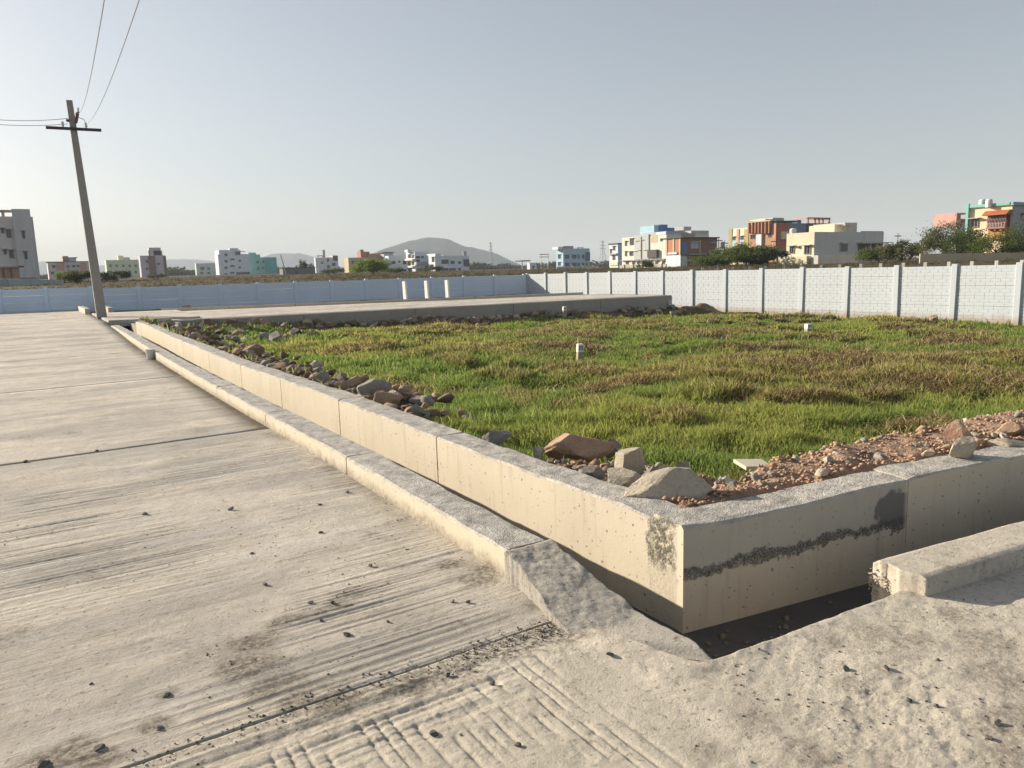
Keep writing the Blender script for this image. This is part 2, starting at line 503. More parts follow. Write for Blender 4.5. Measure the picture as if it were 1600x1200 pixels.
# low ground under and round the plots (hidden below slabs and turf)
xc = axis((-5000, -200, 6), (-200, -10, 8), (-10, WX + .35, 14))
tc = axis((-5000, -100, 6), (-100, -10, 4), (-10, 41, 20))
X, T = np.meshgrid(xc, tc)
Yc = np.where(T > 40.9, np.where(X > -60, lwall_y(np.clip(X, -60, 60)), lwall_y(-60)) + .4, T)
patch(X, Yc, np.where(X < -12, -.3, -1.3) + 0 * T)
me = bpy.data.meshes.new('ground')
raw_mesh(me, np.concatenate(parts_v), np.concatenate(parts_f))
tag(link('ground', me, M['ground'], None, True), kind='structure')

def hill(name, pts, D, thick, base=-2):
    """ridge whose crest runs through the given picture points at distance D"""
    xs = np.linspace(pts[0][0], pts[-1][0], 150)
    ys = np.interp(xs, [p[0] for p in pts], [p[1] for p in pts])
    k = np.ones(7) / 7
    ys = np.convolve(np.pad(ys, 3, mode='edge'), k, 'valid')
    ys = ys + (fbm(xs * .22, xs * 0, 5) - .5) * 1.5
    crest = np.array([at(x, y, D=D) for x, y in zip(xs, ys)])
    rows = []
    back = np.array([AX[2][0], AX[2][1], 0]); back /= np.linalg.norm(back)
    for t in np.linspace(-1, 1, 41):
        prof = math.cos(t * math.pi / 2) ** 1.3
        p = crest + back * t * thick
        n = (fbm(p[:, 0] * .004, p[:, 1] * .004, 9) - .5) * (1 - prof) * prof * 2.2
        p[:, 2] = base + (crest[:, 2] - base) * np.clip(prof + n, 0, None)
        rows.append(p)
    G = np.array(rows)
    o = link(name, grid_mesh(name, G[..., 0], G[..., 1], G[..., 2]), M['hill'], None, True)
    tag(o, kind='structure')
hill('hill', [(540, 430), (575, 405), (600, 390), (640, 377), (668, 371), (700, 373), (722, 384), (750, 389), (775, 396), (800, 408), (840, 426)], 2300, 420)
hill('hill', [(370, 425), (400, 406), (430, 396), (470, 396), (500, 404), (540, 425)], 3600, 420)
hill('hill', [(-60, 430), (20, 418), (62, 409), (75, 408), (150, 416), (245, 406), (300, 405), (345, 409), (420, 424)], 4200, 420)

# ------------------------------------------------------------------ roads and drains
KX = lambda y: 1.95 + .06 * smooth(2.5, 6, y) + .14 * smooth(10, 27, y)
def road_rise(y): return .18 * smooth(18, 29, y)
def slab(name, x0, x1, y0, y1, nx, ny, hfun, mat, parent, depth=.12):
    xs = np.linspace(x0, x1, nx) if not hasattr(x0, '__call__') else None
    ys = np.linspace(y0, y1, ny)
    X, Y = np.meshgrid(xs, ys)
    Z = hfun(X, Y)
    # rounded arrises
    return slab_grid(name, X, Y, Z, mat, parent, depth)
DB = [(548, 926, .09), (530, 945, .10), (505, 955, .06), (470, 965, .06), (440, 972, .07), (405, 1005, .12), (380, 1040, .16), (470, 1090, .12), (520, 1095, .12), (430, 1075, .12), (740, 905, .14), (700, 880, .10), (262, 1085, .05), (240, 1135, .06), (90, 1180, .12), (760, 890, .10), (640, 1070, .10), (150, 1185, .10)]
RB = [(1530, 1000, .16), (1570, 1060, .16), (1590, 1120, .14), (1440, 1000, .12), (1360, 985, .10), (1500, 960, .10), (1300, 1000, .07), (1580, 1180, .12), (1330, 1070, .07), (1180, 1120, .10), (1250, 1180, .12), (1100, 1160, .06)]
DBP = [(at(a, b, z=0)[:2], r, .95) for a, b, r in DB] + [(at(a, b, z=.02)[:2], r, .55) for a, b, r in RB]
def dirt_at(X, Y):
    d = np.zeros_like(X)
    n = fbm(X * 9, Y * 9, 41, 4) - .5
    for p, r, k in DBP:
        d = np.maximum(d, k * (1 - smooth(.25, 1.15, np.hypot((X - p[0]) * .8, Y - p[1]) / r + n * 1.1)))
    d = np.maximum(d, .7 * (1 - smooth(.0, .16, KX(Y) - X + n * .12)) * (Y > 2.7) * smooth(.40, .55, fbm(X * 2, Y * 1.6, 43, 3)))     # along the kerb foot
    return d
def slab_grid(name, X, Y, Z, mat, parent, depth=.12):
    ny, nx = X.shape
    me = bpy.data.meshes.new(name)
    co = np.stack([X, Y, Z], -1).reshape(-1, 3)
    i = np.arange(ny * nx).reshape(ny, nx)
    q = np.stack([i[:-1, :-1], i[:-1, 1:], i[1:, 1:], i[1:, :-1]], -1).reshape(-1, 4)
    ring = np.concatenate([i[0, :], i[1:, -1], i[-1, -2::-1], i[-2:0:-1, 0]])
    low = co[ring].copy(); low[:, 2] = co[ring][:, 2].min() - depth
    n = len(co); k = len(ring)
    co = np.concatenate([co, low])
    j = np.arange(k); j2 = (j + 1) % k
    sk = np.stack([ring[j2], ring[j], n + j, n + j2], -1)
    raw_mesh(me, co, np.concatenate([q, sk]))
    if name == 'slab' and co[:, 1].min() < 9 and len(co) > 2000:
        av = me.attributes.new('dirt', 'FLOAT', 'POINT')
        av.data.foreach_set('value', np.concatenate([dirt_at(X, Y).ravel(), np.zeros(k)]).astype(np.float32))
    return link(name, me, mat, parent)
def road_h(X, Y):
    """brushed surface: grooves across the road plus a slow unevenness"""
    g = .25 * (fbm(X * .45, Y * 30, 4, 2) - .5) + .8 * (vn(X * .9, Y * 58, 14) - .5)
    m_ = smooth(.46, .60, fbm(X * .9, Y * 1.1, 17, 3))
    near = 1 - smooth(6, 9, Y)
    return road_rise(Y) + .012 * (fbm(X * .6, Y * .6, 8, 3) - .5) + g * m_ * .010 * near + .003 * (fbm(X * 30 + Y * 8, Y * 30 - X * 8, 5, 3) - .5) * near
road = MB().box((-12, -9, -.35), (2.0, 45.2, -.10)).build('road', M['ramp'])
tag(road, kind='structure')
joints = [2.602, 7.92, 13.3, 18.7, 24.1, 29.5, 35.0, 40.4, 45.6]
for a, b in zip(joints[:-1], joints[1:]):
    near = a < 3
    ys = np.linspace(a + .011, b - .011, 660 if near else 60)
    s = np.linspace(0, 1, 320 if near else 26)
    x0 = -1.6 if near else -6.0
    S, Y = np.meshgrid(s, ys)
    X = x0 + S * (KX(Y) + .02 - x0)
    if b > 29: X = x0 + S * (np.where(Y > 29.6, 2.28, KX(Y) + .02) - x0)
    slab_grid('slab', X, Y, road_h(X, Y), M['road'], road, .05)
    if near:
        slab('slab', -6.0, -1.61, a + .008, b - .008, 20, 40, road_h, M['road'], road, .05)

# side-road slab in the foreground, tined and dragged while wet
def fore_h(X, Y):
    edge = Y - (1.92 - .075 * (X - 2.15))
    z = np.zeros_like(X)
    # fine transverse brushing on the strip next to the joint (left)
    g1 = (fbm(X * .6, Y * 34, 21, 2) - .5) * .018 * smooth(1.75, .9, X) * smooth(2.12, 2.26, Y + .0 * X) * smooth(2.6, 2.5, Y)
    # coarse tines running along the road
    wob = .02 * (fbm(X * 2, Y * 3, 31, 2) - .5)
    tine = .5 + .5 * np.sin((X + wob + .012 * np.sin(X * 21)) * 2 * math.pi / .062)
    tm = smooth(.35, .55, X) * smooth(1.68, 1.58, X) * smooth(2.42, 2.30, Y + .06 * np.sin(X * 7)) * smooth(.30, .55, fbm(X * 3, Y * 2.2, 40, 2) + .15)
    z = z + g1 - tm * .008 * tine ** 5 * smooth(.30, .52, fbm(X * 9, Y * 5, 47, 3))
    # trowelled hump running up to the drain corner
    hump = np.exp(-((Y - (2.32 - .42 * (X - 1.75))) / .13) ** 2) * smooth(1.25, 1.75, X) * smooth(2.5, 2.1, X)
    z = z + .010 * hump
    # the ramp on the right is higher, lumpy and hand-smoothed
    rm = smooth(1.80, 1.92, X + .03 * (fbm(X * 5, Y * 5, 50, 2) - .5))
    z = z + rm * (.014 + .014 * (fbm(X * 3.0, Y * 3.0, 60, 3) - .5) + .007 * (fbm(X * 13 + Y * 5, Y * 13 - X * 5, 61, 3) - .5))
    drag = fbm((X * .86 + Y * .5) * 2.2, (Y * .86 - X * .5) * 15, 71, 4) - .5          # trowel drags, running off to the right
    z = z + rm * .008 * drag * smooth(.35, .6, fbm(X * 1.7, Y * 1.7, 72, 2))
    lip = np.exp(-(edge / .05) ** 2) * rm
    z = z + .012 * lip * fbm(X * 9, Y * 9, 81, 2)
    z = z + .06 * smooth(3.9, 5.0, X) * smooth(-1.2, -.05, edge)
    rg = fbm(X * 21 + Y * 8, Y * 21 - X * 8, 6, 5) - .5
    z = z + (.009 + .004 * rm) * rg * (.35 + .65 * smooth(.42, .6, fbm(X * 1.6 + 5, Y * 1.6, 88, 3)))
    z = z + .01 * (fbm(X * 2, Y * 2, 90, 3) - .5)
    return z
side_road = MB().box((-12, -9, -.50), (2.05, 2.5, -.12)).box((2.05, -9, -.50), (40, 1.45, -.12)).build('side_road', M['ramp'])
tag(side_road, kind='structure')
def fore_patch(xs, ts, far):
    X, T = np.meshgrid(xs, ts)
    Yt = np.where(X < 2.13, 2.60 - (.30 + .38 * smooth(1.84, 2.13, X)) * smooth(1.80, 2.13, X), 1.92 - .075 * (X - 2.13)) if far is None else far + 0 * X
    Yb = .55
    Y = Yb + T * (Yt - Yb)
    slab_grid('slab', X, Y, fore_h(X, Y), M['ramp'], side_road, .10)
fore_patch(np.concatenate([np.linspace(-.9, 2.12, 520), np.linspace(2.13, 5.2, 400)]), np.linspace(0, 1, 380), None)
slab('slab', -9, -.91, .55, 2.60, 30, 20, lambda X, Y: 0 * X, M['ramp'], side_road, .1)
slab('slab', -9, 38, -8.5, .54, 60, 20, lambda X, Y: -.01 + 0 * X, M['ramp'], side_road, .1)
X, T = np.meshgrid(np.linspace(5.21, 38, 60), np.linspace(0, 1, 12)); Y = .55 + T * (1.37 - .14 * (X - 5.21) - .0)
Y = .55 + T * (np.maximum(1.69 - .075 * (X - 5.21), .7) - .55)
slab_grid('slab', X, Y, .06 + 0 * X, M['ramp'], side_road, .1)
# dirt packed along the joint
def clods(name, n, fn, size, mat, kind='stuff', seed=1, colr=None):
    rnd = np.random.default_rng(seed)
    base = np.array([(1, 0, 0), (-1, 0, 0), (0, 1, 0), (0, -1, 0), (0, 0, 1), (0, 0, -.6)], float)
    tri = np.array([(0, 2, 4), (2, 1, 4), (1, 3, 4), (3, 0, 4), (2, 0, 5), (1, 2, 5), (3, 1, 5), (0, 3, 5)])
    P = fn(rnd, n); n = len(P)
    s = size[0] + (size[1] - size[0]) * rnd.random(n) ** 3
    b = base[None] * (s[:, None, None] * rnd.uniform(.6, 1.3, (n, 6, 1))) * np.array((1, 1, .7))
    a = rnd.uniform(0, 6.28, n)[:, None]
    bx_ = b[..., 0] * np.cos(a) - b[..., 1] * np.sin(a); by_ = b[..., 0] * np.sin(a) + b[..., 1] * np.cos(a)
    V = [np.stack([bx_ + P[:, None, 0], by_ + P[:, None, 1], b[..., 2] + P[:, None, 2]], -1).reshape(-1, 3)]
    F = [(tri[None] + 6 * np.arange(n)[:, None, None]).reshape(-1, 3)]
    me = bpy.data.meshes.new(name)
    raw_mesh(me, np.concatenate(V), np.concatenate(F))
    o = link(name, me, mat)
    return tag(o, kind=kind)
def dirt_pts(rnd, n):
    x = rnd.uniform(-.6, 1.9, n); y = 2.60 + rnd.normal(0, .045, n) - .04 * (x > 1.2)
    k = rnd.random(n) < np.clip(.25 + .75 * smooth(.9, 1.8, x), 0, 1)
    x, y = x[k], y[k]
    return np.stack([x, y, 0.004 + 0 * x], -1)
clods('joint_grit', 2200, dirt_pts, (.002, .009), flat('dark_grit', (.13, .11, .09), .9, .1, .4, 30), seed=3)
def grit_pts(rnd, n):
    x = rnd.uniform(-.8, 2.0, n); y = 2.7 + rnd.random(n) ** 1.5 * 5
    cl = fbm(x * 1.6, y * 1.6, 77, 3)
    k = cl > .56
    x, y = x[k], y[k]
    return np.stack([x, y, road_h(x, y) + .001], -1)
clods('road_grit', 2600, grit_pts, (.0015, .007), M['rock_dirt'], seed=4)
def grit2(rnd, n):
    x = rnd.uniform(.2, 5, n); y = rnd.uniform(.8, 2.3, n)
    k = (y < 1.9 - .075 * (x - 2.15) - .03) & (fbm(x * 2, y * 2, 78, 3) > .47)
    x, y = x[k], y[k]
    return np.stack([x, y, fore_h(x, y) + .001], -1)
clods('ramp_grit', 1800, grit2, (.002, .008), M['rock_dark'], seed=5)

def wall_run(name, path, w, ztop, zbot, mat, parent, seed=1, rough=.012, side=1, step=.06):
    """cast wall along path (front edge polyline); top edges uneven. one mesh per call"""
    pts = np.array(path, float)
    seg = np.hypot(*np.diff(pts, axis=0).T); L = np.concatenate([[0], np.cumsum(seg)])
    n = max(3, int(L[-1] / step))
    s = np.linspace(0, L[-1], n)
    px = np.interp(s, L, pts[:, 0]); py = np.interp(s, L, pts[:, 1])
    tx = np.gradient(px, s); ty = np.gradient(py, s)
    nx, ny = -ty * side, tx * side            # towards the back of the wall
    zt = np.array([ztop(a, b) for a, b in zip(px, py)]) if callable(ztop) else np.full(n, ztop)
    r1 = (fbm(s * 3, s * 0 + seed, seed, 4) - .5) * rough * 2
    r2 = (fbm(s * 3, s * 0 + seed + 9, seed + 5, 4) - .5) * rough * 2
    rows = []
    def row(o, z): rows.append(np.stack([px + nx * o, py + ny * o, z], -1))
    row(0 * s, np.full(n, zbot)); row(0 * s, zt - .06)
    row(.0 + 0 * s, zt - .012 + np.minimum(r1, 0))
    row(.010 + np.abs(r1) * .6, zt + r1 * .6)
    for k in (.2, .4, .6, .8):
        row(w * k + 0 * s, zt + .008 * (fbm(px * 9 + k * 30, py * 9, seed + 2, 3) - .3) + .25 * (r1 * (1 - k) + r2 * k))
    row(w - .010 - np.abs(r2) * .6, zt + r2 * .6)
    row(w + 0 * s, zt - .012 + np.minimum(r2, 0)); row(w + 0 * s, np.full(n, zbot))
    G = np.array(rows)
    R_, N_ = G.shape[:2]
    me = bpy.data.meshes.new(name)
    i = np.arange(R_ * N_).reshape(R_, N_)
    q = np.stack([i[:-1, :-1], i[:-1, 1:], i[1:, 1:], i[1:, :-1]], -1).reshape(-1, 4)
    if side < 0: q = q[:, ::-1]
    me.from_pydata([tuple(p) for p in G.reshape(-1, 3)], [], [tuple(map(int, f)) for f in q] + [tuple(int(t) for t in i[:, 0]), tuple(int(t) for t in i[::-1, -1])])
    me.update()
    return keep(link(name, me, mat), parent)

# kerb between road and drain, cast in lengths, dying into a ramp at the near end
kerb = empty('kerb', (2.1, 3, 0))
tag(kerb, 'low grey concrete kerb running along the road edge beside the open drain', 'kerb')
kj = [3.14, 5.62, 8.05, 10.5, 13.3, 16.0, 19.0, 22.5, 27.0]
kz = lambda x, y: .15 + .05 * smooth(14, 27, y)
for i, (a, b) in enumerate(zip(kj[:-1], kj[1:])):
    ys = np.linspace(a + .010, b - .010, 8)
    wall_run('kerb_segment', [(KX(y), y) for y in ys], .26 - .02 * smooth(5, 15, a), kz, -.45, M['cast'], kerb, 10 + i, .020, -1)
# ramped end of the kerb
def ramp_end():
    ny, nx = 130, 56
    t = np.linspace(0, 1, ny)[:, None]; s = np.linspace(0, 1, nx)[None, :]
    Y = 3.135 - t * (3.135 - 2.40) + 0 * s
    Y = Y + t * s * (-.46)                                  # the drain side runs on to the corner
    xf = KX(3.13) - .10 * smooth(.1, 1, t) - .02
    xb = 2.235 - .02 * t
    X = xf + s * (xb - xf)
    X = X + .02 * (fbm(Y * 14, Y * 0 + 3, 8, 4) - .5) * (1 - smooth(0, .12, s)) + .035 * (fbm(Y * 11, Y * 0 + 7, 9, 4) - .5) * smooth(.85, 1, s)
    Z = .15 * np.clip(1 - t / (.97 - .34 * s), 0, 1) + .018 * (fbm(X * 9 + Y * 3, Y * 9 - X * 3, 5, 5) - .5) * smooth(0, .1, t + .05)
    Z = Z + .005 * (fbm(X * 34 + Y * 9, Y * 34 - X * 9, 6, 3) - .5)
    Z = np.maximum(Z, .004 + .008 * s + 0 * t) - .03 * smooth(.90, 1, t)
    return slab_grid('ramp_end', X, Y, Z, M['ramp_end'], None, .5)
keep(ramp_end(), kerb)

# drain bed
db = MB().box((2.0, 1.2, -.40), (2.9, 27.6, -.335)).box((2.9, -3.2, -.40), (40, 2.7, -.336)).build('drain_bed', concrete_mat('damp_drain_bed', (.13, .12, .11), (.08, .075, .07), None, .5, 1, .3))
tag(db, kind='structure')
def silt_pts(rn, n):
    k = rn.random(n) < .5
    x = np.where(k, rn.uniform(2.25, 2.7, n), rn.uniform(2.3, 7, n)); y = np.where(k, rn.uniform(2.2, 9, n), 2.0 - .15 * (x - 2.7) + rn.uniform(-.1, .55, n))
    ok = fbm(x * 3, y * 3, 12, 3) > .48
    return np.stack([x[ok], y[ok], -.332 + 0 * x[ok]], -1)
clods('drain_silt', 1600, silt_pts, (.003, .03), flat('dry_silt', (.22, .18, .14), .95, .1, .5, 20), seed=31)
# side of the side-road slab towards the drain
sl = MB()
xs = np.linspace(2.14, 9, 40)
for a, b in zip(xs[:-1], xs[1:]):
    ya, yb = 1.905 - .075 * (a - 2.15), 1.905 - .075 * (b - 2.15)
    sl.hull8([(a, ya - .22, -.4), (b, yb - .22, -.4), (b, yb, -.4), (a, ya, -.4), (a, ya - .22, -.09), (b, yb - .22, -.09), (b, yb, -.09), (a, ya, -.09)])
keep(sl.build('drain_edge', M['cast']), side_road)

# long drain wall
long_wall = empty('drain_wall', (2.8, 2.7, 0))
tag(long_wall, 'long cream concrete drain wall running from the corner back along the road', 'wall')
WFX = lambda y: 2.715 + .015 * math.sin(y * .4) + .20 * float(smooth(15, 27, y))
LZ = lambda x, y: .25 + .012 * math.sin(y * .8 + 1) + .02 * float(smooth(15, 27, y)) - .03 * float(smooth(3.1, 2.66, y))
lj = [2.64, 5.43, 7.72, 9.9, 12.1, 14.6, 17.6, 21, 24.2, 27.3]
for i, (a, b) in enumerate(zip(lj[:-1], lj[1:])):
    ys = np.linspace(a + (.009 if i else 0), b - .009, 12)
    wall_run('wall_segment', [(WFX(y), y) for y in ys], .27, LZ, -.36, M['cast'], long_wall, 30 + i, .020, -1)
# drain wall turning along the side road
side_wall = empty('drain_wall', (4, 2.5, 0))
tag(side_wall, 'shaded drain wall turning right along the side road with a dark honeycombed band', 'wall')
RW = lambda x: 2.632 - .155 * (x - 2.70)
RZ = lambda x, y: .245 + .02 * float(smooth(3.2, 4.2, x)) + .006 * math.sin(x * 3) + (.0 if x < 4.38 else .01)
for i, (a, b) in enumerate([(2.72, 4.37), (4.375, 7.2), (7.205, 12), (12.005, 20)]):
    xs_ = np.linspace(a, b, 14)
    wall_run('wall_segment', [(x, RW(x)) for x in xs_], .27, RZ, -.36, M['cast'], side_wall, 50 + i, .026 if i == 0 else .016, 1)

# broken kerb on the near side of that drain
def broken_kerb():
    ny, nx = 24, 130
    s = np.linspace(0, 1, nx)[None, :]; t = np.linspace(0, 1, ny)[:, None]
    x0 = 3.40 + .05 * fbm(t * 6, t * 0 + 2, 3, 3) - .03 * t * (1 - t) * 4 + .02 * (t - .5)
    X = x0 + s ** 2 * (9 - x0)
    yf = 2.03 - .135 * (X - 3.43)
    Y = yf - .30 + t * .30
    Z = .115 + .012 * (fbm(X * 5, Y * 5, 14, 4) - .5) - .035 * smooth(.80, 1, t) * smooth(.5, 1, t) - .012 * smooth(.006, 0, s) - .012 * smooth(.12, 0, t)
    o = slab_grid('broken_kerb', X, Y, Z, M['ramp'], None, .44)
    return o
bk = broken_kerb()
tag(bk, 'broken end of a cream concrete kerb jutting out over the side drain', 'kerb')
# knobbly aggregate on its broken face
def knob_pts(rnd, n):
    y = rnd.uniform(1.74, 2.03, n); z = rnd.uniform(-.2, .07, n)
    k = np.abs(z - (-.02 + .03 * np.sin(y * 20))) < rnd.random(n) * .1
    return np.stack([3.408 + .02 * rnd.random(k.sum()), y[k], z[k]], -1)
kb = clods('aggregate', 900, knob_pts, (.005, .018), M['rock_pale'], seed=8)
kb.parent = bk

# cross road on its retaining wall
FE = lambda x: 28.35 - .135 * (x - 5.0)
def cross_top():
    s = np.linspace(0, 1, 60)[None, :]; t = np.linspace(0, 1, 24)[:, None]
    X = 4.2 + s * (25.55 - 4.2) + 0 * t
    Y = FE(X) + .02 + t * (8.0 - 2.6 * s)
    Z = .18 + .01 * (fbm(X * .5, Y * .5, 3, 3) - .5)
    return slab_grid('cross_road', X, Y, Z, M['road'], None, .3)
tag(cross_top(), kind='structure')
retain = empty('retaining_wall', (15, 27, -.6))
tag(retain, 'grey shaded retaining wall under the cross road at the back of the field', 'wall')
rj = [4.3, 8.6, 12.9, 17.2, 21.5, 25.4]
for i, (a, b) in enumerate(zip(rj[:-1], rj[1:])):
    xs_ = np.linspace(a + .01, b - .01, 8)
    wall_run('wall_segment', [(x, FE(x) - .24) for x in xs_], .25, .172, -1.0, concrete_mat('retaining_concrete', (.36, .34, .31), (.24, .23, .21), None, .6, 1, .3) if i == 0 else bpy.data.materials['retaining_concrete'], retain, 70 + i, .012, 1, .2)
# culvert slab where the drain passes under
cs = MB()
cs.hull8([(2.30, 29.6, .02), (5.2, 29.0, .02), (5.6, 36.5, .02), (2.30, 37.5, .02), (2.30, 29.6, .245), (5.2, 29.0, .245), (5.6, 36.5, .245), (2.30, 37.5, .245)])
tag(cs.build('culvert_slab', M['road']), kind='structure')
tag(MB().box((2.95, 27.7, -.4), (4.35, 29.4, .12)).build('culvert_abutment', bpy.data.materials['retaining_concrete']), kind='structure')
tag(MB().box((1.2, 27.5, -.5), (2.29, 36, -.02)).box((2.30, 33.5, -.4), (5, 33.7, .018)).build('culvert_wall', bpy.data.materials['retaining_concrete']), kind='structure')
# far kerb of the cross road
fk = empty('kerb', (15, 34, .2))
tag(fk, 'thin dark kerb along the far edge of the cross road', 'kerb')
kx = np.linspace(5.0, 24.6, 8)
for i, (a, b) in enumerate(zip(kx[:-1], kx[1:])):
    wall_run('kerb_segment', [(x, 36.9 - .30 * (x - 5.0)) for x in np.linspace(a + .01, b - .01, 6)], .22, .30, -.3, M['cast'], fk, 90 + i, .01, 1, .2)
# kerbs of the drain beyond the culvert
for nm, x, lab in (('kerb', 2.08, 'short sunlit kerb left of the utility pole near the far boundary wall'), ('kerb', 3.0, 'short sunlit kerb just right of the utility pole near the far boundary wall')):
    k = empty(nm, (x, 42, 0)); tag(k, lab, 'kerb')
    wall_run('kerb_segment', [(x, y) for y in np.linspace(38.2, 44.6, 10)], .22, .42, -.3, M['cast'], k, int(x * 10), .01, -1, .15)
# strip of earth between cross road and far wall
vg = np.meshgrid(np.linspace(2.3, 27.2, 40), np.linspace(0, 1, 12))
X = vg[0]; Y0 = np.where(X < 5, 37.5, 36.9 - .30 * (X - 5)); Y = Y0 + vg[1] * (lwall_y(X) + .1 - Y0)
vz = .02 + .10 * (fbm(X * .8, Y * .8, 12, 3) - .5)
me = grid_mesh('verge', X, Y, vz); set_col(me, np.tile((.20, .16, .10), (X.size, 1)))
tag(link('verge', me, M['soil'], None, True), kind='structure')

# ------------------------------------------------------------------ the field
def dr_side(x, y): return y - (RW(x) + .27)
DRY = [(1230, 575, 1.3), (1330, 572, 1.6), (1405, 600, 1.1), (1070, 600, .8), (850, 549, 1.2), (745, 565, 1.0), (560, 555, .8), (880, 522, 1.3), (1100, 520, 1.2), (950, 508, 1.5),
       (940, 632, .35), (1010, 615, .5), (1260, 650, .4), (1560, 560, 1.0), (1500, 530, 1.2), (1200, 545, 1.0), (1480, 610, .8), (700, 520, 1.2), (1130, 640, .4), (930, 600, .6)]
DRYP = [(at(px, py, z=-.55), r) for px, py, r in DRY]
def dry_mask(x, y):
    m_ = .75 * smooth(.60 - .05 * smooth(10, 22, x), .74, fbm(x * .95 + 9, y * .95, 22, 4))
    for p, r in DRYP:
        dx, dy = x - p[0], y - p[1]
        # patches lie stretched across the view
        u = (dx * .84 - dy * .54) / (r * 1.7); v = (dx * .54 + dy * .84) / r
        m_ = np.maximum(m_, np.exp(-(u * u + v * v) ** 1.5) * (.55 + .9 * (fbm(x * 1.5, y * 1.5, 5, 3) - .2)))
    return np.clip(m_, 0, 1)
HP = [at(880, 735, z=.1)[:2], at(960, 735, z=.1)[:2], at(1075, 745, z=.15)[:2]]
def heap(x, y):
    d = 9.0
    for a, b in zip(HP[:-1], HP[1:]):
        t = np.clip(((x - a[0]) * (b[0] - a[0]) + (y - a[1]) * (b[1] - a[1])) / ((b - a) @ (b - a)), 0, 1)
        d = np.minimum(d, np.hypot(x - a[0] - t * (b[0] - a[0]), y - a[1] - t * (b[1] - a[1])))
    return 1 - smooth(.22, .52, d + .2 * (fbm(x * 3, y * 3, 91, 3) - .5))
def bank(x, y):
    dr = dr_side(x, y)
    w = 1 - smooth(.36 + .07 * (x - 3), .66 + .13 * (x - 3), dr + .25 * (fbm(x * 2.2, y * 2.2, 33, 3) - .5))
    return np.maximum(w, heap(x, y))
def fz(x, y):
    x = np.asarray(x, float); y = np.asarray(y, float)
    z = -.42 - .33 * smooth(6, 22, x) + .26 * (fbm(x * .28, y * .28, 2, 2) - .5) + .07 * (fbm(x * 1.3, y * 1.3, 7, 3) - .5)
    z = z + .22 * dry_mask(x, y) * smooth(5, 8, x)
    dl = x - 3.0
    z = z + np.exp(-(np.clip(dl, 0, 9) / .62) ** 2) * (.42 + .2 * smooth(7, 11, y) + .2 * (fbm(y * 1.2, x, 3, 2) - .5)) * smooth(30, 26, y)
    w = bank(x, y)
    z = z * (1 - w) + w * (.235 + .10 * (fbm(x * 2.5, y * 2.5, 35, 4) - .45) + .04 * smooth(3.2, 5, x) - .16 * heap(x, y))
    de = FE(x) - .24 - y
    z = z + (.26 + .25 * smooth(9, 4, x)) * np.exp(-(np.clip(de, 0, 9) / (.9 + 1.6 * smooth(9, 4, x))) ** 2)
    return z
def field_masks(x, y):
    dl = x - 3.0; de = FE(x) - .24 - y
    red = smooth(.15, .75, bank(x, y))
    rub = np.maximum(1 - smooth(.35, .95, dl + .5 * (fbm(x * 2, y * 2, 44, 3) - .5)), 1 - smooth(.6, 1.6 - .7 * smooth(16, 22, x), de + .8 * (fbm(x * 2, y * 2, 45, 3) - .5)))
    return red, rub
xs_ = np.concatenate([np.linspace(2.97, 8, 230), np.linspace(8.05, WX + .1, 190)])
ts_ = np.linspace(0, 1, 420) ** 1.35
X, T = np.meshgrid(xs_, ts_)
Y0 = RW(X) + .262; Y1 = FE(X) - .1
Y = Y0 + T * (Y1 - Y0)
red, rub = field_masks(X, Y); dm = dry_mask(X, Y)
Z = fz(X, Y) + red * (.05 * (fbm(X * 7, Y * 7, 50, 4) - .5)) + .01 * (vn(X * 20, Y * 20, 3) - .5)
Z = np.minimum(Z, .20 + .6 * np.clip(np.minimum(Y - Y0, X - 2.97), 0, 1))
green = np.array((.12, .115, .05)); brown = np.array((.13, .092, .06)); redc = np.array((.44, .30, .215)); grey = np.array((.20, .16, .12))
C = green + (brown - green) * dm[..., None]
C = C + (grey - C) * rub[..., None]
C = C + (redc * (.8 + .4 * fbm(X * 3, Y * 3, 8, 3))[..., None] - C) * red[..., None]
me = grid_mesh('field', X, Y, Z); set_col(me, C.reshape(-1, 3))
tag(link('field', me, M['soil'], None, True), kind='structure')

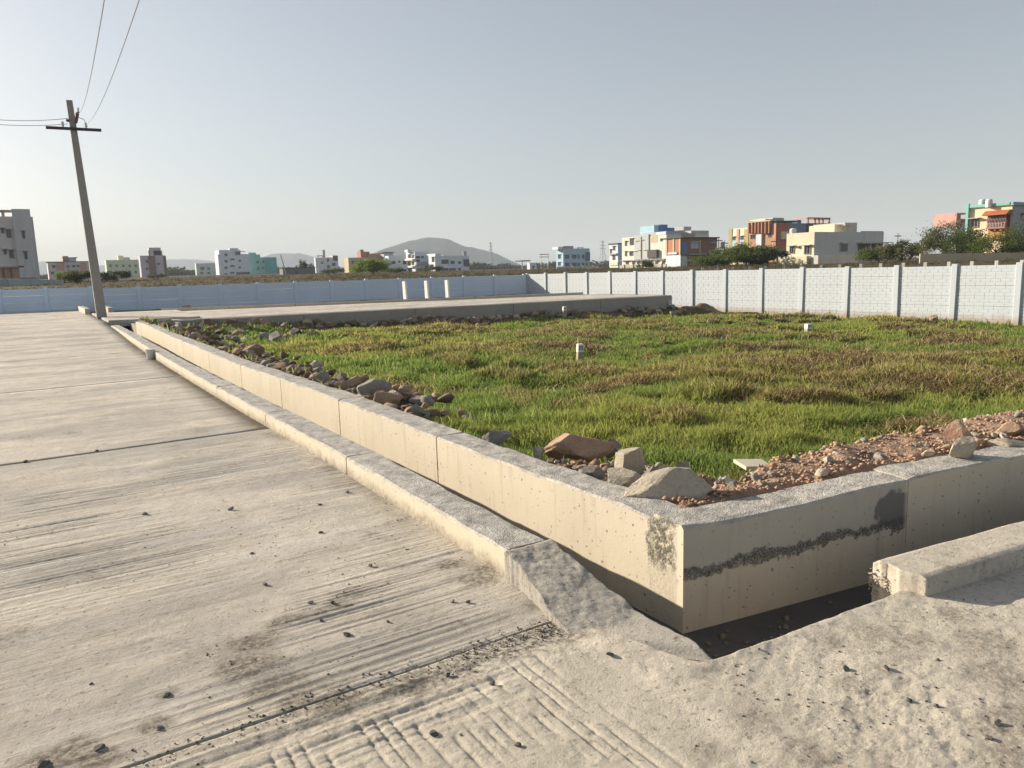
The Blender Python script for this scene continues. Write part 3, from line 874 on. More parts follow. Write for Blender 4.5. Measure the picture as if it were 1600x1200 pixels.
# ------------------------------------------------------------------ grass
def blades(name, n, seed, mode):
    rnd = np.random.default_rng(seed)
    # radial sampling: even coverage in the picture
    d = 4.0 * (33 / 4.0) ** rnd.random(n * 3)
    az = np.radians(rnd.uniform(4, 72, n * 3))
    x = d * np.sin(az); y = d * np.cos(az)
    ok = (x > 3.1) & (x < WX - .1) & (y > RW(x) + .3) & (y < FE(x) - .3)
    x, y = x[ok], y[ok]
    red, rub = field_masks(x, y); dm = dry_mask(x, y)
    clump = fbm(x * 1.1, y * 1.1, 55, 3)
    if mode == 'green':
        p = np.clip(1 - 1.6 * red, .0, 1) * (1 - .93 * rub) * (1 - .72 * dm) * (.40 + .60 * smooth(.38, .62, clump))
    elif mode == 'tuft':
        p = smooth(.63, .70, vn(x * 1.9, y * 1.9, 93)) * smooth(.45, .6, vn(x * .4, y * .4, 94)) * (1 - red) * (1 - .8 * rub)
    else:
        p = np.clip(dm * 1.3 + .05, 0, 1) * (1 - red) * (1 - .9 * rub)
    ok = rnd.random(len(x)) < p
    x, y, dm, clump = x[ok][:n], y[ok][:n], dm[ok][:n], clump[ok][:n]
    n = len(x); d = np.hypot(x, y); z = fz(x, y) - .012
    a = rnd.uniform(0, 2 * math.pi, n)
    if mode == 'green':
        h = (.075 + .11 * rnd.random(n)) * (.55 + .65 * smooth(.3, .7, clump)) * (1 - .25 * dm)
        lean = rnd.uniform(.1, .75, n)
        w = .0032 + .00058 * d
    elif mode == 'tuft':
        h = .13 + .20 * rnd.random(n); lean = rnd.uniform(.15, 1.0, n); w = .0028 + .0005 * d
    else:
        h = .12 + .22 * rnd.random(n)
        lean = rnd.uniform(.9, 4.0, n)
        w = .0022 + .00042 * d
        z = z + .04 * rnd.random(n)
    L = np.sqrt(1 + lean ** 2)
    up = h / L; out = h * lean / L
    dx, dy = np.cos(a), np.sin(a)
    b = rnd.uniform(0, 2 * math.pi, n); wx, wy = np.cos(b) * w, np.sin(b) * w
    v = np.zeros((n, 5, 3))
    v[:, 0] = np.stack([x - wx, y - wy, z], -1); v[:, 1] = np.stack([x + wx, y + wy, z], -1)
    mx, my, mz = x + dx * out * .35, y + dy * out * .35, z + up * .62
    v[:, 2] = np.stack([mx + wx * .75, my + wy * .75, mz], -1); v[:, 3] = np.stack([mx - wx * .75, my - wy * .75, mz], -1)
    v[:, 4] = np.stack([x + dx * out, y + dy * out, z + up * (.8 if mode == 'dry' else 1.0)], -1)
    i = np.arange(n)[:, None] * 5
    f = np.concatenate([i + [0, 1, 2], i + [0, 2, 3], i + [3, 2, 4]])
    if mode != 'dry':
        g1 = np.array((.215, .262, .075)); g2 = np.array((.12, .185, .048)); g3 = np.array((.31, .265, .11))
        t = rnd.random(n)[:, None]
        c = g1 + (g2 - g1) * t
        big = smooth(.4, .65, fbm(x * .3, y * .3, 61, 3))[:, None]
        c = c + (np.array((.29, .29, .08)) - c) * big * .6
        c = c + (g3 - c) * (np.clip(dm[:, None] * .75 + .12 * (rnd.random((n, 1)) > .85), 0, 1))
    else:
        s = np.array([(.36, .27, .14), (.25, .17, .09), (.13, .085, .05), (.42, .34, .20), (.10, .07, .045)])
        c = s[rnd.integers(0, 5, n)]
    c = c * rnd.uniform(1.0, 1.65, (n, 1))
    me = bpy.data.meshes.new(name)
    raw_mesh(me, v.reshape(-1, 3), f)
    set_col(me, np.repeat(c, 5, axis=0))
    return link(name, me, M['blade'])
tag(blades('grass', 330000, 11, 'green'), 'short bright green grass covering the open plot', 'grass', kind='stuff')
tag(blades('weed_tufts', 45000, 13, 'tuft'), 'taller tufts of weedy grass scattered over the plot', 'weeds', kind='stuff')
tag(blades('dry_straw', 85000, 12, 'dry'), 'flattened brown and straw coloured dry grass lying in patches', 'straw', kind='stuff')

# ------------------------------------------------------------------ rocks and rubble
def rock_mesh(seed, dims, cuts=9, rough=.07, sub=4, box=False):
    """broken stone: a ball cut by planes (six of them square to each other for a block), then roughened"""
    rnd = random.Random(seed)
    bm = bmesh.new()
    bmesh.ops.create_icosphere(bm, subdivisions=sub, radius=1.0)
    V = np.array([v.co[:] for v in bm.verts])
    planes = []
    if box:
        for ax in range(3):
            for sg in (-1, 1):
                n = np.zeros(3); n[ax] = sg
                n += np.array([rnd.uniform(-.32, .32) for _ in range(3)])
                planes.append((n / np.linalg.norm(n), rnd.uniform(.46, .62)))
        cuts = 5
    for _ in range(cuts):
        n = np.array([rnd.gauss(0, 1) for _ in range(3)]); n /= np.linalg.norm(n)
        planes.append((n, rnd.uniform(.66, .84) if box else rnd.uniform(.40, .74)))
    if box: V = V * 1.5
    for n, d in planes:
        k = V @ n - d
        V = V - np.outer(np.maximum(k, 0), n)
    o = [rnd.uniform(0, 50) for _ in range(3)]
    r = fbm(V[:, 0] * 2.6 + o[0], V[:, 1] * 2.6 + V[:, 2] * 2.1 + o[1], seed, 5) - .5
    V = V * (1 + rough * 2.2 * r)[:, None]
    lo, hi = V.min(0), V.max(0)
    V[:, 0] = (V[:, 0] - (lo[0] + hi[0]) / 2) / (hi[0] - lo[0]) * dims[0]
    V[:, 1] = (V[:, 1] - (lo[1] + hi[1]) / 2) / (hi[1] - lo[1]) * dims[1]
    V[:, 2] = (V[:, 2] - lo[2]) / (hi[2] - lo[2]) * dims[2]
    if box: V[:, :2] *= (1.06 - .30 * V[:, 2:] / dims[2])
    for v, c in zip(bm.verts, V): v.co = c
    me = bpy.data.meshes.new('rock')
    bm.to_mesh(me); bm.free()
    return me
def block_mesh(seed, dims, rough=.08, taper=.15):
    return rock_mesh(seed, dims, 5, rough, 4, True)
def place_rock(name, me, mat, loc, rz, label, cat='stone', group=None, tilt=(0, 0)):
    o = link(name, me, mat)
    o.location = [float(t) for t in loc]; o.rotation_euler = (tilt[0], tilt[1], rz)
    return tag(o, label, cat, group)
def px_rock(x0, x1, y1, z, hpx, kind, seed, mat, label, name='rubble_stone', cat='stone', deep=.8, rz=None, tilt=(0, 0), sink=.04, **k):
    """stone seen between columns x0..x1 whose foot is at row y1 on ground height z"""
    p = at((x0 + x1) / 2, y1, z=z)
    D = float(AX[2] @ (p - np.array([0, 0, EYE])))
    w = (x1 - x0) * D / FOCAL; h = hpx * D / FOCAL
    dims = (w, w * deep, h + sink)
    me = rock_mesh(seed, dims, **k) if kind == 'rock' else block_mesh(seed, dims, **k)
    away = np.array([AX[2][0], AX[2][1]]); away /= np.linalg.norm(away)
    loc = (p[0] + away[0] * w * deep * .4, p[1] + away[1] * w * deep * .4, z - sink)
    return place_rock(name, me, M[mat], loc, -YAW if rz is None else rz, label, cat, None, tilt)

RK = [(980, 1128, 806, .15, 66, 'rock', 52, 'rock_pale', 'large angular grey concrete boulder lying right behind the drain corner', 'boulder', 'boulder', .6, -YAW + .35),
      (950, 1012, 768, .16, 30, 'rock', 5, 'rock_pale', 'flat pale stone between the cube-shaped stone and the drain wall top', 'rubble_stone', 'stone', .7, None),
      (958, 1008, 744, .10, 42, 'block', 19, 'rock_pale', 'squarish cube-shaped tan boulder standing upright in the rubble heap', 'boulder', 'boulder', .9, -YAW + .7),
      (850, 966, 718, .02, 38, 'rock', 14, 'rock_masonry', 'long reddish slab of broken masonry at the back of the rubble heap', 'masonry_chunk', 'rubble', .35, None),
      (852, 888, 720, .0, 28, 'rock', 21, 'rock_red', 'small rust-brown lump under the left end of the long masonry slab', 'rubble_stone', 'stone', .8, None),
      (905, 948, 752, .13, 20, 'rock', 22, 'rock_grey', 'grey stone half hidden behind the drain wall, left of the flat pale stone', 'rubble_stone', 'stone', .8, None),
      (1028, 1058, 747, .12, 18, 'rock', 23, 'rock_pale', 'small rounded tan stone behind the large corner boulder', 'rubble_stone', 'stone', .8, None),
      (1054, 1082, 746, .14, 24, 'block', 24, 'rock_grey', 'small upright grey stone just behind the large corner boulder', 'rubble_stone', 'stone', .6, None),
      (1000, 1030, 752, .13, 24, 'rock', 25, 'rock_grey', 'dark grey stone right of the cube-shaped boulder, in its shade', 'rubble_stone', 'stone', .8, None),
      (752, 802, 697, .15, 24, 'rock', 26, 'rock_grey', 'lone grey stone on the wall top left of the rubble heap', 'rubble_stone', 'stone', .6, None),
      (830, 850, 714, .08, 14, 'rock', 27, 'rock_pale', 'small pale stone left of the rust-brown lump', 'rubble_stone', 'stone', .8, None),
      (944, 972, 712, .0, 26, 'rock', 28, 'rock_grey', 'dark stone under the right end of the long masonry slab', 'rubble_stone', 'stone', .8, None),
      (1484, 1532, 688, .26, 30, 'rock', 38, 'rock_masonry', 'orange-brown block on the red earth bank near the right edge', 'rubble_stone', 'stone', .7, None),
      (1484, 1538, 722, .26, 36, 'rock', 37, 'rock_pale', 'yellowish broken block leaning against the back of the side drain wall', 'rubble_stone', 'stone', .55, -YAW + .5),
      (1562, 1606, 680, .26, 20, 'rock', 34, 'rock_red', 'flat reddish stone at the far right end of the earth bank', 'rubble_stone', 'stone', .7, None),
      (1556, 1640, 702, .25, 14, 'rock', 35, 'rock_pale', 'smooth pale mound of concrete on the side drain wall at the right edge', 'rubble_stone', 'stone', .5, None),
      (1424, 1452, 708, .24, 14, 'rock', 36, 'rock_grey', 'small grey stone on the red bank left of the yellowish block', 'rubble_stone', 'stone', .7, None),
      (604, 664, 645, -.05, 32, 'rock', 41, 'rock_red', 'big rust-red chunk behind the long drain wall at the edge of the grass', 'masonry_chunk', 'rubble', .6, None),
      (634, 670, 655, .12, 24, 'rock', 42, 'rock_grey', 'grey wedge of stone in front of the rust-red chunk on the wall', 'rubble_stone', 'stone', .6, None),
      (566, 584, 606, -.1, 12, 'rock', 43, 'rock_grey', 'small bluish grey stone in the grass above the far drain wall', 'rubble_stone', 'stone', .6, None),
      (586, 604, 612, -.35, 7, 'rock', 46, 'rock_pale', 'small flat pale stone lying in the grass right of the bluish stone', 'rubble_stone', 'stone', .6, None),
      (718, 742, 655, -.36, 9, 'rock', 44, 'rock_pale', 'flat pale slab lying in the green grass beyond the drain wall', 'rubble_stone', 'stone', .6, None),
      (672, 694, 648, -.33, 9, 'rock', 47, 'rock_grey', 'flat grey slab in the grass just right of the rust-red chunk', 'rubble_stone', 'stone', .6, None),
      (1138, 1162, 686, -.40, 10, 'rock', 45, 'rock_grey', 'flat grey stone lying alone in the grass above the cream tile', 'rubble_stone', 'stone', .6, None),
      (1452, 1472, 506, -.72, 14, 'block', 48, 'rock_red', 'reddish stump of stone against the foot of the white boundary wall', 'rubble_stone', 'stone', .7, None),
      (516, 528, 537, -.5, 7, 'rock', 49, 'rock_pale', 'little white stone in the grass near the retaining wall', 'rubble_stone', 'stone', .7, None)]
for r in RK:
    px_rock(*r[:5], r[5], r[6], r[7], r[8], r[9], r[10], r[11], r[12])

# anonymous rubble: shared meshes, one object per stone
VAR = [rock_mesh(200 + i, (1, .8 + .04 * i, .55 + .05 * (i % 4)), 11, .14, 3) for i in range(8)]
for i_, m_ in enumerate(VAR):
    dec = bmesh.new(); dec.from_mesh(m_)
    bmesh.ops.dissolve_limit(dec, angle_limit=.30, verts=dec.verts[:], edges=dec.edges[:])
    bmesh.ops.triangulate(dec, faces=dec.faces[:]); dec.to_mesh(m_); dec.free()
MATS = ['rock_grey', 'rock_red', 'rock_pale', 'rock_dirt', 'rock_dirt']
VM = {}
for i, me_ in enumerate(VAR):
    for mn in ('rock_grey', 'rock_red', 'rock_pale', 'rock_dark', 'rock_dirt'):
        c_ = me_.copy(); c_.name = 'rubble'; c_.materials.clear(); c_.materials.append(M[mn]); VM[i, mn] = c_
def stone(rnd, x, y, s, mn, label, group, name='rubble_stone', z=None, cat='stone'):
    o = bpy.data.objects.new(name, VM[rnd.randrange(8), mn])
    col.objects.link(o)
    o.location = (x, y, (float(fz(x, y)) if z is None else z) - .15 * s)
    o.rotation_euler = (rnd.uniform(-.3, .3), rnd.uniform(-.3, .3), rnd.uniform(0, 6.28))
    o.scale = (s, s * rnd.uniform(.7, 1.2), s * rnd.uniform(.7, 1.2))
    return tag(o, label, cat, group)
def rubble_stuff(name, pts, mats, label, seed):
    rn = np.random.default_rng(seed)
    VV = [np.array([v.co[:] for v in m_.vertices]) for m_ in VAR]
    FF = [np.array([p.vertices[:] for p in m_.polygons]) for m_ in VAR]
    cv = []; cf = []; o_ = 0; mi = []
    for (x, y, z, sc) in pts:
        k = rn.integers(0, len(VV)); a = rn.uniform(0, 6.28)
        v = VV[k] * (sc * rn.uniform(.75, 1.2, 3)); c, sn = math.cos(a), math.sin(a)
        v = v @ np.array([[c, sn, 0], [-sn, c, 0], [0, 0, 1]]).T + (x, y, z - .15 * sc)
        cv.append(v); cf.append(FF[k] + o_); o_ += len(v); mi += [int(rn.integers(0, len(mats)))] * len(FF[k])
    me = bpy.data.meshes.new(name); raw_mesh(me, np.concatenate(cv), np.concatenate(cf))
    for q in mats: me.materials.append(M[q])
    me.polygons.foreach_set('material_index', mi)
    tag(link(name, me, None), label, None, None, 'stuff')
rnd = random.Random(5)
pts = []
for i in range(430):
    y = 6.8 + 20.2 * rnd.random() ** 1.25; x = 3.05 + WFX(y) - 2.715 + .08 + abs(rnd.gauss(0, .3))
    pts.append((x, y, max(float(fz(x, y)), .10) + rnd.uniform(-.05, .06), rnd.uniform(.07, .22)))
for i in range(200):
    x = 3.6 + 22 * rnd.random(); y = FE(x) - .34 - abs(rnd.gauss(0, .6)) * (1 + 2.2 * (x < 8))
    pts.append((x, y, float(fz(x, y)), rnd.uniform(.10, .34)))
hp = []
for i in range(230):
    p = at(rnd.uniform(842, 1100), rnd.uniform(712, 790), z=.1)
    if p[0] > 3.02 and dr_side(p[0], p[1]) > .05: hp.append((p[0], p[1], float(fz(p[0], p[1])) + .005, rnd.uniform(.02, .09)))
for i in range(170):
    x = 3.3 + 5.0 * rnd.random(); y = RW(x) + .32 + rnd.random() * (.5 + .14 * (x - 3))
    hp.append((x, y, float(fz(x, y)) + .004, rnd.uniform(.02, .085)))
rubble_stuff('heap_rubble', hp, ['rock_masonry', 'rock_grey', 'rock_red', 'rock_pale', 'rock_masonry'], 'small broken brick and stone mixed into the earth of the near bank', 16)
rubble_stuff('loose_rubble', pts, ['rock_dirt', 'rock_grey', 'rock_red', 'rock_dirt'], 'loose broken rubble filling the banks along the walls', 6)
for i in range(110):                                  # behind the long drain wall
    y = 7.5 + 19.5 * rnd.random() ** 1.25
    x = 3.05 + WFX(y) - 2.715 + (.10 + abs(rnd.gauss(0, .26))) * (1 + .02 * y)
    s = rnd.uniform(.11, .26) * (1 + .014 * y) * (1.25 if rnd.random() < .15 else .85)
    stone(rnd, x, y, s, rnd.choice(MATS), 'broken stone in the rubble bank behind the long drain wall', 'rubble behind the long drain wall', z=max(float(fz(x, y)), .10) + rnd.uniform(-.03, .10))
for i in range(34):
    x = 3.4 + rnd.random() * 4.2; y = 23.0 + rnd.random() * 4.4
    stone(rnd, x, y, rnd.uniform(.22, .6), rnd.choice(['rock_red', 'rock_dirt', 'rock_grey']), 'broken brown stone heaped in the far corner between drain wall and retaining wall', 'rubble in the far field corner')
for i in range(90):                                 # at the foot of the retaining wall
    x = 5 + 20.5 * rnd.random(); y = FE(x) - .24 - .12 - abs(rnd.gauss(0, .55))
    stone(rnd, x, y, rnd.uniform(.14, .45), rnd.choice(['rock_red', 'rock_dirt', 'rock_grey', 'rock_dirt', 'rock_pale']), 'broken stone in the shaded rubble at the foot of the retaining wall', 'rubble along the retaining wall')
for i in range(30):                                  # in the near heap
    p = at(rnd.uniform(845, 1085), rnd.uniform(718, 752), z=.08)
    stone(rnd, p[0], p[1], rnd.uniform(.03, .08), rnd.choice(MATS), 'small broken stone in the rubble heap behind the drain corner', 'small stones of the near rubble heap', z=float(fz(*p[:2])) + .01)
for i in range(26):                                  # on the red bank
    x = 3.5 + 4.2 * rnd.random(); y = RW(x) + .3 + rnd.random() * (.45 + .13 * (x - 3))
    stone(rnd, x, y, rnd.uniform(.03, .10), rnd.choice(['rock_red', 'rock_red', 'rock_pale', 'rock_grey']), 'small stone on the red earth bank along the side drain', 'small stones on the red bank')
def bank_pts(rn, n):
    x = 2.98 + 5.5 * rn.random(n) ** 1.2; y = RW(x) + .28 + rn.random(n) * (1.3 + .17 * (x - 3))
    k = bank(x, y) > .45
    x, y = x[k], y[k]
    return np.stack([x, y, fz(x, y) + .006], -1)
clods('earth_clods', 11000, bank_pts, (.002, .024), flat('red_clods', (.45, .295, .205), .95, .1, .6, 25), seed=9)
def rub_pts(rn, n):
    k = rn.random(n) < .5
    y = 4 + 23 * rn.random(n); x = 3.02 + np.abs(rn.normal(0, .35, n))
    x2 = 5 + 21 * rn.random(n); y2 = FE(x2) - .3 - np.abs(rn.normal(0, .6, n))
    x = np.where(k, x, x2); y = np.where(k, y, y2)
    return np.stack([x, y, fz(x, y) + .01], -1)
clods('rubble_chips', 5200, rub_pts, (.012, .075), flat('mixed_chips', (.25, .18, .13), .95, .1, .7, 12), seed=10)

# loose pebbles on the road
PB = [(543, 989, 10, 'dark cube-like pebble on the road, the largest in front of the kerb ramp'), (578, 882, 6, None), (518, 940, 6, None), (485, 938, 8, None), (414, 912, 7, None), (502, 968, 6, None), (226, 801, 7, None), (362, 794, 7, None),
      (501, 830, 6, None), (543, 767, 6, None), (500, 786, 6, None), (606, 970, 6, None), (708, 938, 6, None), (731, 939, 6, None), (394, 863, 6, None), (678, 1141, 13, 'brown pebble casting a shadow beside the tined grooves'), (720, 1146, 6, None),
      (952, 1018, 10, 'round dark pebble at the foot of the kerb ramp'), (770, 1066, 8, None), (808, 1162, 8, None), (700, 1053, 7, None), (262, 1083, 9, None), (155, 1165, 14, None), (250, 1135, 10, None), (68, 1190, 16, None), (143, 1067, 5, None),
      (1385, 1042, 10, None), (1323, 1043, 9, None), (1420, 1092, 9, None), (1462, 1101, 9, None), (1560, 1127, 10, None), (1545, 1150, 9, None), (1478, 867, 6, None), (1185, 1012, 5, None), (1465, 1030, 6, None), (40, 720, 6, None), (151, 703, 6, None)]
for i, (px, py, w, lab) in enumerate(PB):
    p = at(px, py + w * .4, z=.0)
    p = at(px, py + w * .4, z=float(fore_h(np.array(p[0]), np.array(p[1]))) if p[1] < 2.58 else .0)
    D = float(AX[2] @ (p - np.array([0, 0, EYE])))
    s = w * 1.25 * D / FOCAL
    stone(rnd, p[0], p[1], s, 'rock_dark', lab or 'small dark loose pebble lying on the pale road concrete', None if lab else 'loose pebbles on the road', 'pebble', p[2], 'pebble')

# pale tile, torn plastic, rope, cup
def quad_slab(name, pts, th, mat):
    p = [tuple(q) for q in pts]
    return MB().hull8([(a, b, c - th) for a, b, c in p] + p).build(name, mat)
tl = quad_slab('floor_tile', [at(1166, 729, z=.02), at(1206, 728, z=.02), at(1190, 717, z=.04), at(1146, 717, z=.04)], .03, M['tile'])
tag(tl, 'flat cream floor tile lying at the edge of the grass behind the side drain', 'tile')
def torn_sheet():
    rn = np.random.default_rng(4)
    n = 26
    s, t = np.meshgrid(np.linspace(0, 1, n), np.linspace(0, 1, n))
    c = at(1140, 748, z=.2)
    rt = np.array([math.cos(YAW), -math.sin(YAW)]); aw = np.array([math.sin(YAW), math.cos(YAW)])
    u = (s - .5) * .22 * (.55 + .7 * fbm(t * 5, s * 0, 2, 3)); v = (t - .35) * .26
    X = c[0] + rt[0] * u + aw[0] * v; Y = c[1] + rt[1] * u + aw[1] * v
    Zs = fz(X, Y) + .035 + .12 * np.abs(fbm(s * 4, t * 4, 6, 4) - .45) + .03 * vn(s * 12, t * 12, 3)
    me = grid_mesh('torn_plastic_sheet', X, Y, Zs)
    bm = bmesh.new(); bm.from_mesh(me)
    kill = [f for f in bm.faces if fbm(f.calc_center_median().x * 16, f.calc_center_median().y * 16, 9, 2) < .44]
    bmesh.ops.delete(bm, geom=kill, context='FACES')
    bm.to_mesh(me); bm.free()
    return link('torn_plastic_sheet', me, M['tarp'])
tag(torn_sheet(), 'crumpled torn greyish white plastic sheet on the red earth right of the boulders', 'plastic sheet')
rp = []
for i, (px, py) in enumerate([(1015, 752), (1022, 740), (1038, 735), (1060, 728), (1085, 724), (1105, 725)]):
    p = at(px, py, z=.12); rp.append((p[0], p[1], float(fz(p[0], p[1])) + .06 + .02 * math.sin(i * 2)))
tag(MB().tube(rp, .006, 6).build('rope', M['rope']), 'thin blue-green rope trailing over the rubble behind the large corner boulder', 'rope')
c0 = at(236, 561, z=.0)
cup = MB().tube([c0, c0 + np.array([0, 0, .02]), c0 + np.array([0, 0, .19])], [.07, .075, .095], 14)
cup = cup.build('paper_cup', M['plastic'])
MB().tube([c0 + np.array([0, 0, .186]), c0 + np.array([0, 0, .205])], [.103, .103], 14).build('rim', M['plastic'], cup)
tag(cup, 'small white tub standing on the road against the far kerb', 'tub')
b0 = at(291, 482, z=.22)
tag(place_rock('brick', block_mesh(77, (.45, .3, .2), .03, .05), M['rock_red'], (b0[0], b0[1], b0[2] - .02), .3, 'single red brick on the far kerb of the cross road', 'brick'))

# plot marker stones
def marker(px, pytop, pybot, wpx, z, label, strokes=True, rz=-.35):
    p = at(px, pybot, z=z)
    D = float(AX[2] @ (p - np.array([0, 0, EYE])))
    h = (pybot - pytop) * D / FOCAL; w = wpx * D / FOCAL * .75
    r = empty('plot_marker', p)
    r.rotation_euler = (.03, .02, rz)
    tag(r, label, 'marker post', 'plot marker stones in the field')
    b = w / 2
    def pr(z0, z1, w0, w1):
        return MB().hull8([(-w0, -w0, z0), (w0, -w0, z0), (w0, w0, z0), (-w0, w0, z0), (-w1, -w1, z1), (w1, -w1, z1), (w1, w1, z1), (-w1, w1, z1)])
    pr(-.15, h * .62, b * 1.05, b).build('shaft', M['stone_raw'], r)
    hd = pr(h * .62, h * .97, b * 1.02, b * .98)
    hd.hull8([(-b * .98, -b * .98, h * .97), (b * .98, -b * .98, h * .97), (b * .98, b * .98, h * .97), (-b * .98, b * .98, h * .97), (-b * .8, -b * .8, h), (b * .8, -b * .8, h), (b * .8, b * .8, h), (-b * .8, b * .8, h)])
    head = hd.build('painted_head', M['stone_white'], r)
    if strokes:
        s = MB()
        y = -b * 1.03
        s.box((-b * .8, y, h * .88), (b * .8, y + .008, h * .91))
        for k in (-.55, 0, .55): s.box((b * (k - .12), y, h * .72), (b * (k + .12), y + .008, h * .86))
        s.build('painted_number', M['ink'], head)
marker(906, 537, 570, 12, -.60, 'white-topped plot marker with dark strokes standing in the middle of the grass')
marker(1262, 506, 525, 11, -.72, 'short white plot marker leaning in the grass in front of the right boundary wall')
marker(613, 487, 504, 8, -.42, 'left plot marker against the shaded retaining wall')
marker(882, 479, 495, 7, -.45, 'plot marker at the middle of the shaded retaining wall')
marker(1046, 470, 486, 6, -.55, 'plot marker at the right end of the retaining wall')

# ------------------------------------------------------------------ boundary walls of precast planks between posts
def plank_mesh(L, h, courses, per, q=.006):
    """precast plank with brick relief on its face (local: along +x, face -y, up +z)"""
    b = MB(); g = .004
    b.box((0, q, 0), (L, .055, h - .004))
    ch = h / courses; bl = L / per
    for c in range(courses):
        o = (c % 2) * .5
        k = -o
        while k < per:
            x0 = max(0.003, k * bl + g); x1 = min(L - .003, (k + 1) * bl - g)
            if x1 - x0 > .02:
                z0, z1 = c * ch + g, (c + 1) * ch - g - .004
                n = len(b.v)
                b.v += [(x0, q, z0), (x1, q, z0), (x1, q, z1), (x0, q, z1), (x0 + .006, 0, z0 + .006), (x1 - .006, 0, z0 + .006), (x1 - .006, 0, z1 - .006), (x0 + .006, 0, z1 - .006)]
                b.f += [tuple(n + t for t in f) for f in ((4, 5, 6, 7), (0, 1, 5, 4), (1, 2, 6, 5), (2, 3, 7, 6), (3, 0, 4, 7))]
            k += 1
    return b.mesh('plank')
SP = 2.05; PW = .20
PLEN = SP - PW + .04
ph = .345
pm_r = plank_mesh(PLEN, ph, 3, 6); pm_r.materials.append(M['white'])
pm_l = plank_mesh(PLEN, ph, 2, 5); pm_l.materials.append(M['white_shade_blue'])
post_b = MB()
post_b.box((-PW / 2, -.06, 0), (PW / 2, .13, 2.17))
n_ = len(post_b.v)
pmesh = post_b.mesh('post'); pmesh.materials.append(M['white'])
bmx = bmesh.new(); bmx.from_mesh(pmesh); bmesh.ops.bevel(bmx, geom=bmx.edges[:], offset=.012, segments=1, affect='EDGES'); bmx.to_mesh(pmesh); bmx.free()
pmesh_l = pmesh.copy(); pmesh_l.materials.clear(); pmesh_l.materials.append(M['white_shade_blue'])
def boundary(parent, start, direc, n, ztop, zbot, pm, seed, pmesh=pmesh):
    rnd = random.Random(seed)
    a = math.atan2(direc[1], direc[0])
    rows = int(round((ztop - .06 - zbot) / ph))
    for i in range(n + 1):
        x, y = start[0] + direc[0] * SP * i, start[1] + direc[1] * SP * i
        o = bpy.data.objects.new('post', pmesh); col.objects.link(o); o.parent = parent
        o.location = (x, y, ztop - 2.17 + rnd.uniform(-.012, .012)); o.rotation_euler = (rnd.uniform(-.008, .008), rnd.uniform(-.008, .008), a)
        if i == n: break
        dz = rnd.uniform(-.012, .012)
        for r in range(rows):
            q = bpy.data.objects.new('plank', pm); col.objects.link(q); q.parent = parent
            k = PW / 2 - .02
            q.location = (x + direc[0] * k - direc[1] * .005, y + direc[1] * k + direc[0] * .005, ztop - .06 - (r + 1) * ph + dz)
            q.rotation_euler = (rnd.uniform(-.010, .010), rnd.uniform(-.003, .003), a)
rw = empty('boundary_wall', (0, 0, 0))
tag(rw, 'long white boundary wall of brick-patterned precast planks along the right side of the field', 'wall')
# direction of travel so that the face (-y local) looks at the field: travel towards -Y
boundary(rw, (WX, 40.25), (0, -1), 22, 1.335, -.80, pm_r, 4)
lw = empty('boundary_wall', (0, 0, 0))
tag(lw, 'shaded white boundary wall crossing the back from left edge to the corner', 'wall')
d1 = (CORN - LEND) / np.linalg.norm(CORN - LEND)
nL = 12
s1 = CORN - d1 * SP * nL - d1 * .15
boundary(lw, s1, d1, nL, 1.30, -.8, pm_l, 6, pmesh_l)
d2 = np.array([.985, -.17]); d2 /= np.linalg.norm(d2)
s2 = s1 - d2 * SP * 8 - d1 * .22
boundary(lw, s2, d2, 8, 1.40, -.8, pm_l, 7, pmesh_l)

# fence posts just behind the right wall
for i in range(19):
    y = 9.5 + i * .0
fp_mesh = MB().box((-.055, -.055, 0), (.055, .055, 2.39)).mesh('fence_post'); fp_mesh.materials.append(plaster((.55, .52, .46), .5, 4))
for i in range(17):
    px = 1598 - i * 40 + i * i * .55
    p = at(px, 405, X=28.6)
    o = bpy.data.objects.new('fence_post', fp_mesh); col.objects.link(o)
    o.location = (28.6, p[1], -.98); o.rotation_euler = (.01 * math.sin(i * 3), .012 * math.sin(i * 5), .05 * i)
    tag(o, 'concrete fence post showing its tip over the right boundary wall', 'fence post', 'fence posts behind the right wall')
# three loose white posts
for i, (px, t, b) in enumerate([(634, 438, 471), (668, 437, 470), (700, 436, 468)]):
    p = at(px, b, z=.16)
    D = float(AX[2] @ (p - np.array([0, 0, EYE]))); h = (b - t) * D / FOCAL
    q = MB().hull8([(-.05, -.13, 0), (.05, -.13, 0), (.05, .13, 0), (-.05, .13, 0), (-.045, -.12, h), (.045, -.12, h), (.045, .12, h), (-.045, .12, h)])
    o = q.build('concrete_post', M['stone_white'])
    o.location = (p[0], p[1], .1); o.rotation_euler = (.0, -.035, .12)
    tag(o, ['leftmost', 'middle', 'rightmost'][i] + ' of three white concrete posts standing on the far kerb', 'post', 'three white posts on the far kerb')

